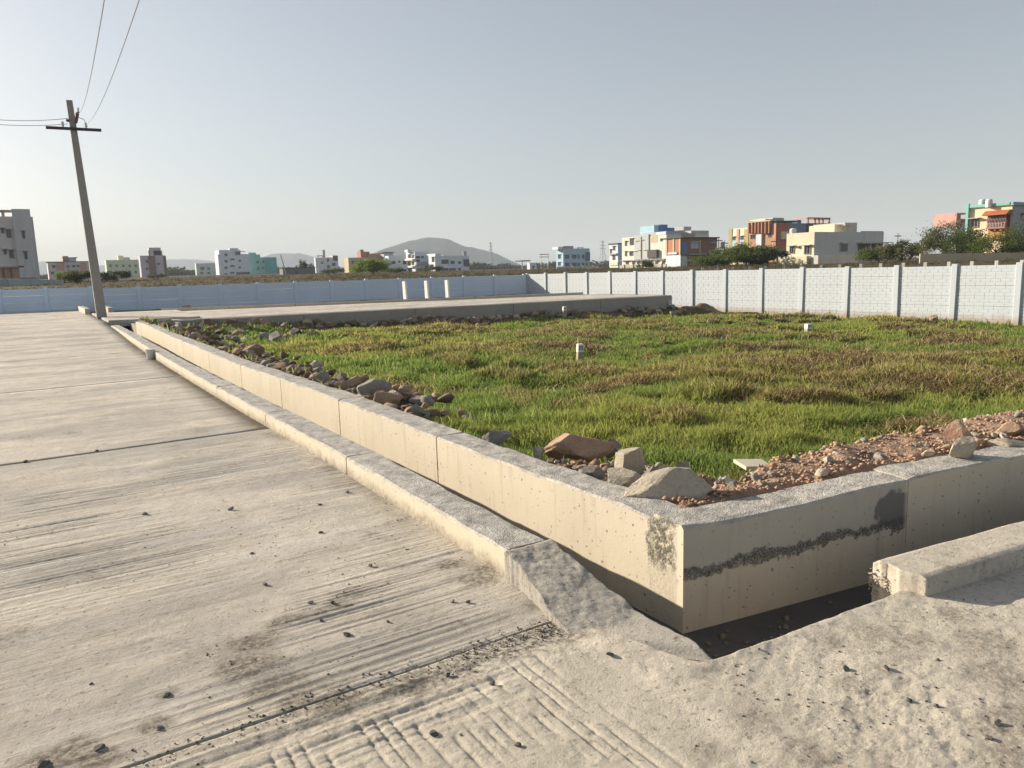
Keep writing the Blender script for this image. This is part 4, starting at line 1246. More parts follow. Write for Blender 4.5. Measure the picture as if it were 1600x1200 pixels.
# ------------------------------------------------------------------ utility pole and wires
pb = at(160, 497, z=.2)
pole = empty('utility_pole', pb)
tag(pole, 'tall grey concrete utility pole with steel cross-arm at the road corner', 'utility pole')
top = np.array([-.28, .0, 8.05])
def prism_along(p0, p1, w0, w1, d0, d1_):
    p0 = np.array(p0, float); p1 = np.array(p1, float)
    r = []
    for p, w, d in ((p0, w0, d0), (p1, w1, d1_)):
        r += [(p[0] - w, p[1] - d, p[2]), (p[0] + w, p[1] - d, p[2]), (p[0] + w, p[1] + d, p[2]), (p[0] - w, p[1] + d, p[2])]
    return MB().hull8(r)
prism_along((0, 0, -.4), top, .175, .10, .14, .085).build('shaft', M['pole'], pole)
def onp(f): return top * f
arm_c = onp(.872)
am = MB()
dirx = np.array([.93, -.30, -.035]); dirx /= np.linalg.norm(dirx)
p0 = arm_c - dirx * .92 + np.array([0, -.14, 0]); p1 = arm_c + dirx * .92 + np.array([0, -.14, 0])
am.hull8([tuple(p0 + np.array(q)) for q in ((0, -.04, -.05), (0, -.04, .05), (0, .04, .05), (0, .04, -.05))] + [tuple(p1 + np.array(q)) for q in ((0, -.04, -.05), (0, -.04, .05), (0, .04, .05), (0, .04, -.05))])
arm = am.build('cross_arm', M['dark_steel'], pole)
for k in (-.35, .42):
    q = arm_c + dirx * k + np.array([0, -.14, .05])
    MB().tube([q, q + np.array([0, 0, .06]), q + np.array([0, 0, .10]), q + np.array([0, 0, .17]), q + np.array([0, 0, .20])], [.015, .05, .035, .05, .02], 10).build('insulator', M['plastic'], pole)
br = onp(.93)
MB().hull8([(br[0] + .06, br[1] - .18, br[2] - .30), (br[0] + .16, br[1] - .18, br[2] - .25), (br[0] + .16, br[1] - .10, br[2] - .25), (br[0] + .06, br[1] - .10, br[2] - .30),
            (br[0] + .14, br[1] - .18, br[2] + .12), (br[0] + .27, br[1] - .18, br[2] + .16), (br[0] + .27, br[1] - .10, br[2] + .16), (br[0] + .14, br[1] - .10, br[2] + .12)]).build('bracket', flat('rusty_bracket', (.16, .09, .075), .8), pole)
MB().tube([br + np.array([.22, -.14, .12]), br + np.array([.24, -.14, .30])], .03, 8).build('insulator', M['plastic'], pole)
MB().tube([br + np.array([-.2, -.13, -.18]), br + np.array([-.1, -.13, -.18])], .05, 8).build('insulator', M['dark_steel'], pole)
MB().tube([arm_c + np.array([.10, -.16, .45]), arm_c + np.array([.36, -.17, .36]), arm_c + np.array([.45, -.17, .12])], .012, 6).build('jumper_wire', M['wire'], pole)
def wire(a, b, sag, label, r=.012):
    a = np.array(a); b = np.array(b)
    pts = [a + (b - a) * t - np.array([0, 0, sag * 4 * t * (1 - t)]) for t in np.linspace(0, 1, 40)]
    o = MB().tube(pts, r, 6).build('power_line', M['wire'])
    tag(o, label, 'power line', 'wires on the utility pole')
A1 = pb + br + np.array([.22, -.14, .10]); A2 = pb + arm_c + dirx * .42 + np.array([0, -.14, .2])
wire(A1, at(166, -20, Y=9.0) * 0 + np.array([*(at(166, -20, Y=8.0))]), .25, 'left one of the two overhead wires rising from the pole towards the viewer', .0055)
wire(A2, at(224, -20, Y=8.0), .25, 'right one of the two overhead wires rising from the pole towards the viewer', .0055)
B1_ = pb + br + np.array([-.12, 0, -.08]); B2_ = pb + br + np.array([-.16, -.13, -.30])
wire(B1_, at(-60, 181, Y=pb[1] + 1.5), .12, 'upper of the two wires leaving the pole to the left', .010)
wire(B2_, at(-60, 187.5, Y=pb[1] + 1.5), .12, 'lower of the two wires leaving the pole to the left', .010)

# ------------------------------------------------------------------ houses
class House:
    """axis-aligned house; picture columns xl|xm|xr = far end of west face, corner, far end of south face"""
    def __init__(s, name, label, xl, xm, xr, yt, yb, D, wall, cat='house', west=None, deep=9):
        ym = (yt + yb) / 2
        p = at(xm, ym, D=D)
        s.X0, s.Y0 = p[0], p[1]
        s.X1 = at(xr, ym, Y=s.Y0)[0] if xr else s.X0 + deep
        s.Y1 = at(xl, ym, X=s.X0)[1] if (xl is not None and xl < xm) else s.Y0 + deep
        s.zt = at(xm, yt, D=D)[2]
        s.zb = float(gz(s.X0, s.Y0)) - .6
        s.root = empty(name, (s.X0, s.Y0, s.zb + .6))
        tag(s.root, label, cat)
        s.D = D
        s.add('wall', MB().box((s.X0, s.Y0, s.zb), (s.X1, s.Y1, s.zt)), wall)
        # parapet
        t = .2; h = min(.45, .12 * (s.zt - s.zb))
        s.h = h
    def add(s, name, mb, mat, parent=None):
        o = mb.build(name, mat)
        keep(o, s.root) if parent is None else None
        if parent is not None:
            o.parent = parent            # the parent mesh already sits at the world origin
        return o
    def rect(s, f, x0, y0, x1, y1):
        ym = (y0 + y1) / 2; xm = (x0 + x1) / 2
        k = dict(Y=s.Y0) if f == 'S' else dict(X=s.X0)
        i = 0 if f == 'S' else 1
        a = at(x0, ym, **k)[i]; b = at(x1, ym, **k)[i]
        return min(a, b), max(a, b), at(xm, y1, **k)[2], at(xm, y0, **k)[2]
    def slabf(s, f, r, o0, o1):
        a, b, z0, z1 = r
        if f == 'S': return MB().box((a, s.Y0 - o1, z0), (b, s.Y0 - o0, z1))
        return MB().box((s.X0 - o1, a, z0), (s.X0 - o0, b, z1))
    def on(s, f, x0, y0, x1, y1, mat, proud=.12, name='panel'):
        return s.add(name, s.slabf(f, s.rect(f, x0, y0, x1, y1), .0, proud), mat)
    def win(s, f, x0, y0, x1, y1, shade=True, mat=None):
        a, b, z0, z1 = s.rect(f, x0, y0, x1, y1)
        o = s.add('window', s.slabf(f, (a, b, z0, z1), -.02, .06), mat or M['pane'])
        t = min(.09, (b - a) * .12)
        fr = MB()
        for r in ((a - t, a, z0 - t, z1 + t), (b, b + t, z0 - t, z1 + t), (a, b, z0 - t, z0), (a, b, z1, z1 + t), ((a + b) / 2 - t * .3, (a + b) / 2 + t * .3, z0, z1)):
            q = s.slabf(f, r, -.02, .09); fr.add(q.v, q.f)
        s.add('frame', fr, M['frame'], o)
        if shade:
            s.add('sunshade', s.slabf(f, (a - .25, b + .25, z1 + t, z1 + t + .09), -.02, .5), s.root.children[0].data.materials[0], o)
        return o
    def roofbox(s, x0, x1, y0, y1, back, ly, mat, name='roof_room'):
        Yp = s.Y0 + back
        ym = (y0 + y1) / 2
        a, b = at(x0, ym, Y=Yp)[0], at(x1, ym, Y=Yp)[0]
        z0, z1 = at((x0 + x1) / 2, y1, Y=Yp)[2], at((x0 + x1) / 2, y0, Y=Yp)[2]
        zz = z0 if name in ('roof_slab', 'roof_beam', 'pergola_beam', 'pergola_rafter', 'canopy', 'sunshade', 'red_panel', 'balcony') else min(z0, s.zt) - .05
        return s.add(name, MB().box((a, Yp, zz), (b, Yp + ly, z1)), mat)
    def trim(s, mat, h=.25, o=.12):
        s.add('roof_slab', MB().box((s.X0 - o, s.Y0 - o, s.zt - .003), (s.X1 + o, s.Y1 + o, s.zt + h)), mat)
    def parapet(s, mat=None, h=.7):
        t = .18
        m_ = mat or s.root.children[0].data.materials[0]
        b = MB().box((s.X0, s.Y0, s.zt - .003), (s.X1, s.Y0 + t, s.zt + h)).box((s.X0, s.Y1 - t, s.zt - .003), (s.X1, s.Y1, s.zt + h))
        b.box((s.X0, s.Y0 + t, s.zt - .003), (s.X0 + t, s.Y1 - t, s.zt + h)).box((s.X1 - t, s.Y0 + t, s.zt - .003), (s.X1, s.Y1 - t, s.zt + h))
        s.add('parapet', b, m_)
    def tank(s, px, yb, yt, w, back, mat=None):
        Yp = s.Y0 + back
        a = at(px - w / 2, yb, Y=Yp); b = at(px + w / 2, yb, Y=Yp); z1 = at(px, yt, Y=Yp)[2]
        c = (a + b) / 2; r = w / 2 * float(AX[2] @ (c - np.array([0, 0, EYE]))) / FOCAL; z0 = min(c[2], s.zt); hh = z1 - c[2]
        s.add('water_tank', MB().tube([(c[0], c[1], z0 - .05), (c[0], c[1], c[2]), (c[0], c[1], c[2] + hh * .3), (c[0], c[1], c[2] + hh * .34), (c[0], c[1], c[2] + hh * .78), (c[0], c[1], c[2] + hh * .93), (c[0], c[1], z1)], [r, r, r, r * 1.04, r, r * .75, r * .35], 14), mat or M['plastic'])
W = plaster((.64, .68, .735), .35); WB = plaster((.66, .70, .76), .3)
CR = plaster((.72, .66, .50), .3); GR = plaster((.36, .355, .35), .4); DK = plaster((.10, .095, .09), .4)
TER = plaster((.40, .20, .135), .3); ORG = plaster((.56, .34, .24), .3); BRK = plaster((.26, .14, .10), .5); BRN = plaster((.20, .12, .09), .4)
TEAL = plaster((.24, .50, .46), .3); TEALD = plaster((.10, .40, .38), .3); PGRN = plaster((.55, .60, .42), .3); LIL = plaster((.52, .46, .50), .3)
BLU = plaster((.10, .22, .45), .3); LBLU = plaster((.40, .56, .66), .3); YEL = plaster((.74, .62, .42), .25); OLV = plaster((.42, .36, .17), .3); SAND = plaster((.55, .45, .32), .4)
MAR = plaster((.13, .07, .07), .3); PNK = plaster((.62, .38, .33), .3); GREY2 = plaster((.48, .48, .47), .4)

h = House('apartment_block', 'grey three-storey apartment block with stilt parking at the left edge', None, -130, 57, 337, 436, 118, plaster((.66, .60, .57), .4), 'building', deep=14)
h.on('S', 24.5, 327, 53, 434, plaster((.60, .57, .56), .4), .5, 'stair_tower')
h.roofbox(-60, 24, 327.5, 331.5, .4, .5, plaster((.40, .31, .29), .3), 'roof_beam')
for x in (-30, 2, 19): h.roofbox(x, x + 5, 331, 337, .4, .5, PNK, 'roof_column')
for w in ((10.5, 359.5, 17, 371), (15, 391, 21, 403), (-20, 359, -12, 371), (-18, 391, -10, 403), (2, 357, 6, 364), (6, 390, 10, 397)): h.win('S', *w)
a_ = h.on('S', 0.1, 419.5, 35.5, 434, ORG, .06, 'parking_wall_sunlit')  # sunlight inside the parking bay put into an orange wall colour
for x in (4, 16, -14): h.on('S', x, 418, x + 3, 434, BRN, .35, 'column')
h.on('S', -40, 416.3, 37, 418.6, GR, .5, 'floor_slab')
for y0 in (361, 393): 
    a, b, z0, z1 = h.rect('S', 34.5 if y0 < 380 else 38, y0, 39 if y0 < 380 else 42.6, y0 + 12)
    o = h.add('window', MB().box((a, h.Y0 - .55, z0), (b, h.Y0 - .51, z1)), M['pane'])
    h.add('sunshade', MB().box((a - .2, h.Y0 - .9, z1), (b + .2, h.Y0 - .502, z1 + .1)), GR, o)

h = House('house', 'small white and orange two-storey house left of the utility pole', 74, 75.5, 140, 410, 436, 235, plaster((.62, .56, .55), .3))
h.trim(DK, .2, .2)
h.on('S', 88, 410.6, 100.6, 422, ORG); h.on('S', 126, 410.6, 135.6, 432, ORG)
for w in ((82, 415, 86, 418), (104, 415, 108, 418), (120.7, 414.6, 123.6, 417.4), (113, 414.6, 117, 417.4), (80, 425, 84, 428), (108, 425, 112, 428)): h.win('S', *w)
h.roofbox(98, 107, 400, 409, 2, 4, ORG); h.roofbox(107, 119, 402.5, 409, 2, 4, W); h.roofbox(97, 121, 402, 403, 1.5, 5, GR, 'roof_slab')

h = House('house', 'pale green two-storey house just right of the utility pole', 164.5, 167, 221, 408.3, 434, 385, PGRN)
h.parapet(PGRN, .6)
for x in (170.8, 180.5, 191, 201, 210.5):
    h.win('S', x, 413.5, x + 3.2, 417.2); h.win('S', x, 423.2, x + 3.2, 426.8)
h.roofbox(184.6, 193, 399.4, 407.5, 3, 5, CR); h.roofbox(193, 203, 402, 407.5, 3, 5, PGRN)

h = House('house', 'lilac house with dark stair tower beside the pale green house', 217.5, 220, 260, 399.5, 433, 330, LIL)
h.on('S', 232.7, 400, 243.3, 430, BRN, .4, 'stair_band'); h.on('S', 256.4, 400, 260.4, 429, BRN, .3, 'edge_band')
h.roofbox(232.4, 251, 386.8, 391.8, 1, 4, LIL); h.roofbox(240, 253.8, 391.5, 399.5, 1, 4, GREY2); h.roofbox(231.8, 234, 391.5, 399.5, 1, 1, LIL, 'roof_column')
for w in ((228, 407, 231.6, 410.4), (228.4, 418.5, 232, 421.8), (246, 411, 250, 414)): h.win('S', *w)
h.on('S', 246, 429, 259, 433, DK, .06, 'opening_shade_panel')  # dark sheet stands for the shade inside a ground-floor opening

h = House('house', 'pale low house half hidden behind the tall white block', 305, 307, 338, 413, 431, 420, plaster((.55, .58, .52), .3))
for w in ((313, 417, 319, 421.5), (324, 418, 328, 421.5), (313, 425, 317, 428), (324, 425, 328, 428)): h.win('S', *w)
h.parapet(None, .5)

h = House('apartment_block', 'tall white four-storey block with small square windows', 336.7, 342, 391, 397.5, 436, 365, W, 'building')
h.roofbox(342.1, 376, 390.6, 397.6, .05, 10, W, 'upper_wall')
for y in (396.2, 406.4, 416.6, 427): h.win('S', 351, y, 355.2, y + 3.6, False)
for y in (404, 414.4, 425): h.win('S', 360, y, 366, y + 2.4)
for y in (405.7, 416.3): h.win('S', 373, y, 376.2, y + 3)
h.roofbox(359, 372, 387.8, 391, 2, 4, GREY2); h.roofbox(368, 375, 393, 397.8, -.3, 2, DK, 'balcony_room'); h.roofbox(367, 383, 392.5, 393.5, -.6, 3, GR, 'roof_slab')
h.on('S', 369.5, 425, 391, 434, DK, .05, 'parking_shade_panel')  # shade of the ground-floor recess painted as a dark sheet

h = House('house', 'teal green two-storey house attached right of the tall white block', None, 390.5, 432.7, 402.5, 431, 385, TEAL, deep=10)
h.on('S', 415, 402.8, 432.4, 428, TEALD, .5, 'wing')
h.roofbox(388.5, 400, 394.6, 402.7, 1, 4, TEAL); h.roofbox(400, 406.5, 397.5, 402.7, 1, 4, TEAL)
for w in ((400.4, 407.7, 404, 411.4), (409.5, 407.7, 412.5, 410.4), (402, 417.4, 405, 421), (409.5, 417.4, 412.5, 420)): h.win('S', *w)

h = House('shed', 'low dark grey shed in front of the hills', 437, 442.4, 493, 419, 438, 205, plaster((.20, .195, .19), .4), 'shed')
h.trim(DK, .15, .25)
h.on('S', 462, 424, 466, 435, DK, .06, 'door')

h = House('house', 'white house with dark corner balcony and roof post in front of the pale hill', 491.4, 493.6, 529, 402.6, 430, 330, W)
h.roofbox(520, 528, 399, 403, .1, 5, GREY2); h.on('S', 520.5, 400, 527.6, 407.5, DK, .1, 'balcony_shade_panel')  # dark sheet on the corner gives the shade inside the balcony
h.roofbox(504.5, 508, 390.3, 402.7, 3, 1.2, GR, 'chimney'); h.roofbox(495, 505, 399, 400.2, 2, 3, GR, 'roof_slab'); h.roofbox(497, 498, 400, 402.7, 2, 1, W, 'roof_column')
for w in ((502, 410, 504.6, 412), (511, 404.8, 514, 408.6), (511.5, 415, 515, 419), (519, 411.2, 524, 415.4)): h.win('S', *w)
h.on('S', 519, 420, 528.5, 426, DK, .05, 'porch_shade_panel')  # porch depth drawn as a dark sheet, shade put into colour

h = House('house', 'beige house with brick-red roof rooms behind the bright green bush', 538, 545, 600, 402.6, 433, 300, SAND)
h.roofbox(563.7, 577.5, 393.2, 402.7, 2, 4, TER); h.roofbox(577.8, 598, 396, 402.7, .3, 5, ORG); h.on('S', 577, 402.9, 599, 414, ORG, .2, 'brick_panel')
h.roofbox(563, 568, 390, 393.4, 2.4, 2, TER, 'roof_column')
for w in ((550, 408, 554, 412), (568, 407, 572, 411)): h.win('S', *w)

h = House('house', 'white house with three small windows left of the balcony house', 602.3, 607.8, 638.5, 400.6, 429, 300, W)
h.roofbox(600, 614, 395.3, 400.7, 4, 4, GREY2); h.roofbox(598, 616, 393.8, 395, 3.5, 5, DK, 'roof_slab')
for w in ((612.7, 408, 617.5, 412.2), (622.5, 407.7, 625, 410), (630, 407.7, 634.6, 412.8), (630, 421, 634.6, 425.4)): h.win('S', *w)
h.parapet(W, .25)

h = House('house', 'white house with sunlit stacked balconies in the middle of the row', 634.8, 648.6, 671.5, 393.2, 429, 292, W)
h.roofbox(637, 643, 390, 393.4, 3, 3, W)
for w in ((649.6, 400.4, 655.6, 403.4), (658.5, 400.4, 661.6, 403.2), (651.5, 420, 659, 424)): h.win('S', *w)
h.on('S', 648.6, 409, 669, 413.5, plaster((.40, .40, .42), .4), 1.2, 'balcony')
h.on('S', 650, 405.5, 656, 409, DK, .06, 'door')
for w in ((638, 398, 642, 403), (643.5, 399, 646.5, 403), (638, 409, 642, 414), (643.5, 409, 647, 414), (638.5, 419, 643, 424)): h.win('W', *w)
for y in (404.5, 415.5): h.on('W', 636, y, 648, y + 2.6, CR, 1.0, 'balcony')

h = House('house', 'white house with wide dark windows at the right end of the row', 669, 680, 733, 400.8, 429, 285, W)
h.roofbox(680.1, 688, 396.2, 401, .1, 8, W, 'upper_wall'); h.parapet(W, .2)
for w in ((690, 406, 700.4, 412), (704.3, 407.8, 709.8, 412), (716.3, 408.8, 719.8, 412), (690.6, 419.3, 700, 423.5), (701.5, 419.3, 711.6, 423.5), (716.3, 418.8, 719.8, 422.4), (683.5, 417, 685.5, 421)): h.win('S', *w)
h.on('S', 724.3, 405.2, 733, 416, DK, .25, 'glazed_bay'); h.roofbox(724, 729, 392.5, 401, 1, .4, GR, 'roof_column'); h.roofbox(726, 729, 399, 401, .5, 2, GR, 'roof_slab')
for w in ((675, 402, 678.5, 409), (673, 414, 677, 421)): h.win('W', *w)
h.roofbox(693, 698, 399, 401, 2, 2, GREY2, 'water_tank')

h = House('pump_house', 'tiny white pump house with a flat canopy far away in the centre', 823.4, 828, 838.6, 410.6, 424, 255, W, 'hut')
h.roofbox(815, 829, 406.6, 408.4, -2, 4, DK, 'canopy'); h.win('S', 832, 415.5, 834.6, 418.4, False)
c_ = at(816, 415, Y=h.Y0 - 1.5); h.add('canopy_post', MB().box((c_[0] - .12, c_[1] - .12, .5), (c_[0] + .12, c_[1] + .12, at(816, 407, Y=h.Y0 - 1.5)[2])), GR)

h = House('house', 'pale blue two-storey house standing alone left of the lattice pylon', 869, 880, 921.5, 389.6, 418, 310, LBLU)
h.roofbox(880.2, 896, 384.3, 389.7, .6, 4, GR, 'roof_room'); h.roofbox(872, 880, 385.5, 389.7, .6, 4, W, 'roof_room'); h.roofbox(902, 912, 386.4, 387.2, 2, 3, GR, 'roof_slab')
h.roofbox(903, 904, 387, 389.7, 2, .5, GR, 'roof_column'); h.roofbox(910, 911, 387, 389.7, 2, .5, GR, 'roof_column'); h.parapet(LBLU, .25)
for x0, x1 in ((883, 889), (894, 900.6), (902.6, 905.4), (909.6, 912.8)):
    h.win('S', x0, 398.2, x1, 403.8); h.win('S', x0, 410.8, x1, 415.4)
h.on('S', 914.8, 394, 921, 407, plaster((.10, .15, .25), .2), .5, 'bay'); h.win('S', 915.5, 410.8, 918, 415, False)
for w in ((872, 398, 876, 404), (872, 410, 876, 415)): h.win('W', *w)

h = House('house', 'narrow white house with a shade-blue side, left of the stained apartment block', 952, 965.5, 974, 381.5, 418, 235, W)
h.trim(DK, .35, .25)
for w in ((953.5, 390, 956, 396), (957.5, 398, 961, 406), (958, 385, 961, 391)): h.win('W', *w)
h.on('W', 952, 396, 965.5, 397.6, GREY2, .8, 'balcony'); h.on('W', 953, 409.5, 966, 414.5, YEL, .3, 'yellow_wall'); h.on('S', 965.8, 382, 973, 415, LBLU, .1, 'blue_panel')  # blue south panel: shade of the white wall put into paint

h = House('apartment_block', 'weathered white three-storey apartment block with blue roof room', 971.8, 1041.2, 1107.5, 366.5, 419, 178, plaster((.70, .68, .60), .5, 1.5), 'building')
h.on('W', 992, 366.8, 1014.5, 405, plaster((.48, .50, .50), .5, 1.5), .25, 'grey_bay')
h.on('W', 1017, 367, 1027, 379, SAND, .05, 'brown_stain_panel')
h.on('W', 972, 405.3, 1041, 406.6, GR, .6, 'floor_slab'); 
for w in ((984.6, 373, 990.6, 382.6), (995, 377, 997.8, 383), (1004, 375.5, 1006.4, 382.5), (977, 377, 979.4, 384), (984, 393.2, 989, 399.4), (992.4, 393.2, 995, 398), (998.2, 391.8, 1001.6, 398.6), (1007, 391.2, 1010, 398), (1032, 373.5, 1034.8, 376.6), (977, 393, 979.4, 400)): h.win('W', *w)
for x in (978.5, 988.3, 995.8, 1003.7, 1014.5, 1024.3, 1034.8): h.win('W', x, 408.6, x + 3.6, 412.8)
h.on('W', 1014.5, 390.2, 1029, 402.4, DK, .7, 'caged_balcony')
h.on('W', 1003, 370, 1004, 405, DK, .35, 'drain_pipe')
h.roofbox(1041.4, 1070, 361.3, 366.7, .1, 8, plaster((.42, .47, .52), .4), 'upper_wall')  # blue-grey colour holds the shade of this upper south wall
h.on('W', 1026, 362.2, 1041, 366.8, W, .1, 'upper_wall')
h.roofbox(1022, 1040.5, 352, 361, 5, 5, LBLU); h.roofbox(1031, 1043, 350.8, 356, 4.6, 5, BLU); h.roofbox(1040, 1054, 355.8, 361.6, 5, 5, BLU, 'roof_slab')
h.roofbox(1068, 1080, 354, 366, 3, 4, GREY2, 'stair_head'); h.roofbox(1080, 1107.4, 360.2, 366.7, .3, 6, GREY2, 'upper_wall'); h.roofbox(1067, 1086, 364.4, 369, -.4, 2, GR, 'balcony')
for x in (978, 1003): h.roofbox(x + 68, x + 70, 364, 366.6, 6, .6, DK, 'vent')

h = House('house', 'unfinished dark brick house with a flat roof slab in front of the apartment block', 1040.8, 1064, 1120.5, 372.2, 419, 142, BRK)
h.trim(DK, .18, .35)
h.on('W', 1041, 398.8, 1063.9, 418, W, .1, 'plastered_wall'); h.on('W', 1041, 374, 1063.9, 398.4, plaster((.48, .22, .13), .4), .06, 'brick_infill')
for x in (1040.9, 1052, 1061.6): h.on('W', x, 373, x + 2.2, 398.6, SAND, .16, 'column')
h.on('W', 1045, 394.3, 1059, 397.4, W, .3, 'balcony')
h.on('S', 1066.4, 377.8, 1072.2, 396.5, BLU, .1, 'blue_door'); h.on('S', 1064.2, 400, 1073, 418, GREY2, .1, 'plastered_wall')
h.win('S', 1079, 379, 1091, 388, True, plaster((.42, .48, .54), .3)); h.win('S', 1110.3, 380, 1115, 386.4); h.on('S', 1092.6, 376, 1094, 396, SAND, .1, 'column')
h.on('S', 1073, 396.4, 1116, 398, GR, .9, 'floor_slab'); h.win('S', 1074, 408, 1078, 413)

h = House('house', 'cream and olive striped house behind the thorn bushes', 1138.6, 1169.5, 1180, 357.4, 412, 195, CR)
h.on('W', 1138.8, 357.6, 1144, 392, OLV, .15, 'olive_band'); h.on('W', 1163, 357.6, 1169.4, 392, OLV, .15, 'olive_band'); h.on('W', 1151.5, 358, 1155, 392, ORG, .2, 'lattice_band')
h.on('W', 1144.3, 376, 1151.2, 390, LBLU, .1, 'blue_panel'); h.on('W', 1155.3, 375, 1162.7, 390, LBLU, .1, 'blue_panel')
for w in ((1145.5, 370, 1149, 375), (1157.6, 369, 1161.6, 374.4)): h.win('W', *w)
h.parapet(CR, .3)

h = House('house', 'brown house with timber fins and a red brick corner', 1170, 1213.6, 1232.5, 348.6, 412, 182, plaster((.42, .25, .15), .35))
for x in (1172, 1177.6, 1182.6, 1187.5, 1192.6, 1198.2, 1204): h.on('W', x, 345.6, x + 1.5, 364.5, TER, .9, 'timber_fin')
h.on('W', 1170.2, 345, 1208, 347, SAND, 1.0, 'fin_beam')
h.on('W', 1183.2, 366, 1191.6, 384, W, .5, 'white_block'); h.on('W', 1208.5, 349, 1213.4, 384, plaster((.55, .28, .18), .3), .3, 'brick_quoin')
for w in ((1173, 367.5, 1180, 373.2), (1200.6, 365.2, 1205.2, 370.6)): h.win('W', *w)
h.on('S', 1213.8, 349.2, 1232.2, 385, plaster((.42, .13, .085), .3), .1, 'red_brick_wall'); h.on('S', 1219, 362, 1232, 374, YEL, .6, 'yellow_bay'); h.win('S', 1223, 365, 1227, 370, False)
h.roofbox(1207.6, 1225, 340.2, 343.8, 4, 5, GREY2, 'roof_room'); h.roofbox(1213, 1251, 344.6, 346.6, 2, 6, DK, 'roof_slab'); h.roofbox(1196, 1207.5, 342, 348.7, 4, 5, CR)
h.roofbox(1236, 1237.5, 346, 349, 2, .5, DK, 'roof_column')

h = House('house', 'dark blue and maroon house with a red roof pergola', None, 1232.8, 1299, 348.8, 412, 186, plaster((.20, .25, .33), .3), deep=12)
h.on('S', 1260, 349, 1298.6, 364.5, MAR, .3, 'maroon_wall')
for x in (1273.5, 1279, 1284, 1289, 1294): h.on('S', x, 350, x + 1.2, 363, TER, .5, 'louvre')
for x in (1262.8, 1274, 1280, 1286, 1296): h.roofbox(x, x + 1.3, 340.4, 348.9, .5, .4, TER, 'pergola_post')
h.roofbox(1262.4, 1297.6, 339.8, 341.4, .4, .6, TER, 'pergola_beam'); h.roofbox(1262.4, 1297.6, 341.6, 342.8, 5, .6, PNK, 'pergola_beam')
for x in (1266, 1272, 1278, 1284, 1290, 1295): h.roofbox(x, x + 1, 339, 340.2, .2, 5, PNK, 'pergola_rafter')
h.roofbox(1246, 1252, 343.5, 348.9, 3, 3, plaster((.2, .2, .28), .3))

h = House('house', 'cream single-storey house with shade-coloured side wall and roof room', 1228.6, 1272, 1379.5, 364, 414, 92, plaster((.66, .60, .45), .3))
h.parapet(None, .12)
h.on('S', 1272.2, 362.6, 1379.4, 414, plaster((.42, .45, .48), .3), .04, 'shade_grey_face'); h.win('S', 1312.3, 381.5, 1323, 392.6); h.on('S', 1340, 381, 1376, 392.5, DK, .07, 'porch_shade_panel'); h.on('S', 1338, 379, 1379.5, 380.8, GR, .9, 'porch_slab')  # blue-grey sheet carries the south side's shade; dark sheet, the porch's shade
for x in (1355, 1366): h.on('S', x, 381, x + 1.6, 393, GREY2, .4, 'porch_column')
h.on('S', 1344, 361, 1379.4, 364.4, plaster((.42, .45, .48), .3), .06, 'parapet_panel')  # same painted shade colour as the south face
for w in ((1234.8, 385.4, 1240.6, 395.4), (1257.6, 384.6, 1265.8, 396.6)): h.win('W', *w)
h.win('W', 1249, 384.2, 1251, 388.4, False)
h.roofbox(1304, 1320, 350.6, 364, 5, 4, plaster((.66, .60, .45), .3)); h.roofbox(1320.2, 1339, 347.8, 364, 4.6, 5, GREY2, 'stair_head'); h.roofbox(1321, 1334, 351.6, 352.6, 4.0, 1, GR, 'sunshade')  # cream and grey boxes: lit and shaded sides of the room coloured apart
h.tank(1239, 365, 356.5, 10, 3.5, M['plastic'])
h.on('S', 1267, 398.5, 1329, 414, plaster((.58, .56, .52), .3), 1.0, 'plinth_wall'); h.on('W', 1224, 400.5, 1268, 414, plaster((.66, .60, .45), .3), 1.0, 'plinth_wall')

h = House('house', 'yellow two-storey house with teal trim and red caged balcony at the right edge', 1511.8, 1579, 1700, 321, 407, 72, YEL)
r0 = h.on('W', 1511.6, 318.6, 1579.3, 322.6, TEAL, .25, 'teal_trim'); h.on('W', 1509.8, 318.6, 1513.6, 400, TEAL, .3, 'teal_trim')
h.on('S', 1579.6, 318, 1700, 407, plaster((.40, .41, .42), .3), .05, 'shade_grey_face'); h.trim(TEAL, .06, .2)  # grey sheet puts south-side shade over the yellow wall
h.win('W', 1519.3, 342.8, 1527.8, 354.4)
a, b, z0, z1 = h.rect('W', 1546.6, 328.7, 1578.4, 336.4)
aw = MB().hull8([(h.X0 - 1.25, a - .2, z0), (h.X0 - .001, a - .2, z0), (h.X0 - .001, b + .2, z0), (h.X0 - 1.25, b + .2, z0), (h.X0 - .5, a - .2, z1), (h.X0 - .001, a - .2, z1), (h.X0 - .001, b + .2, z1), (h.X0 - .5, b + .2, z1)])
h.add('tiled_awning', aw, plaster((.40, .13, .06), .3))
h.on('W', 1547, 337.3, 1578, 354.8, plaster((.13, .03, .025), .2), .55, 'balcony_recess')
a, b, z0, z1 = h.rect('W', 1547, 337.3, 1578, 354.8)
for i in range(13):
    y = a + (b - a) * (i + .5) / 13; xx = h.X0 - .78
    o = MB().tube([(xx + .1, y, z1), (xx + .02, y, z1 - (z1 - z0) * .3), (xx - .08, y, z0 + (z1 - z0) * .3), (xx, y, z0)], .022, 5)
    h.add('railing_bar', o, M['plastic'])
h.on('W', 1547.6, 354.9, 1577, 357.4, TER, .95, 'balcony_slab'); h.on('W', 1548.6, 357.6, 1575.6, 373, plaster((.50, .24, .12), .4), .5, 'balcony_base')
for x in (1550, 1559, 1568): h.on('W', x, 357.5, x + 3, 360.5, TER, .8, 'corbel')
h.tank(1534.5, 322, 311, 9.5, 3, None); h.tank(1545, 321.5, 310.6, 9.5, 2, None)
h.win('S', 1595, 336, 1606, 343)

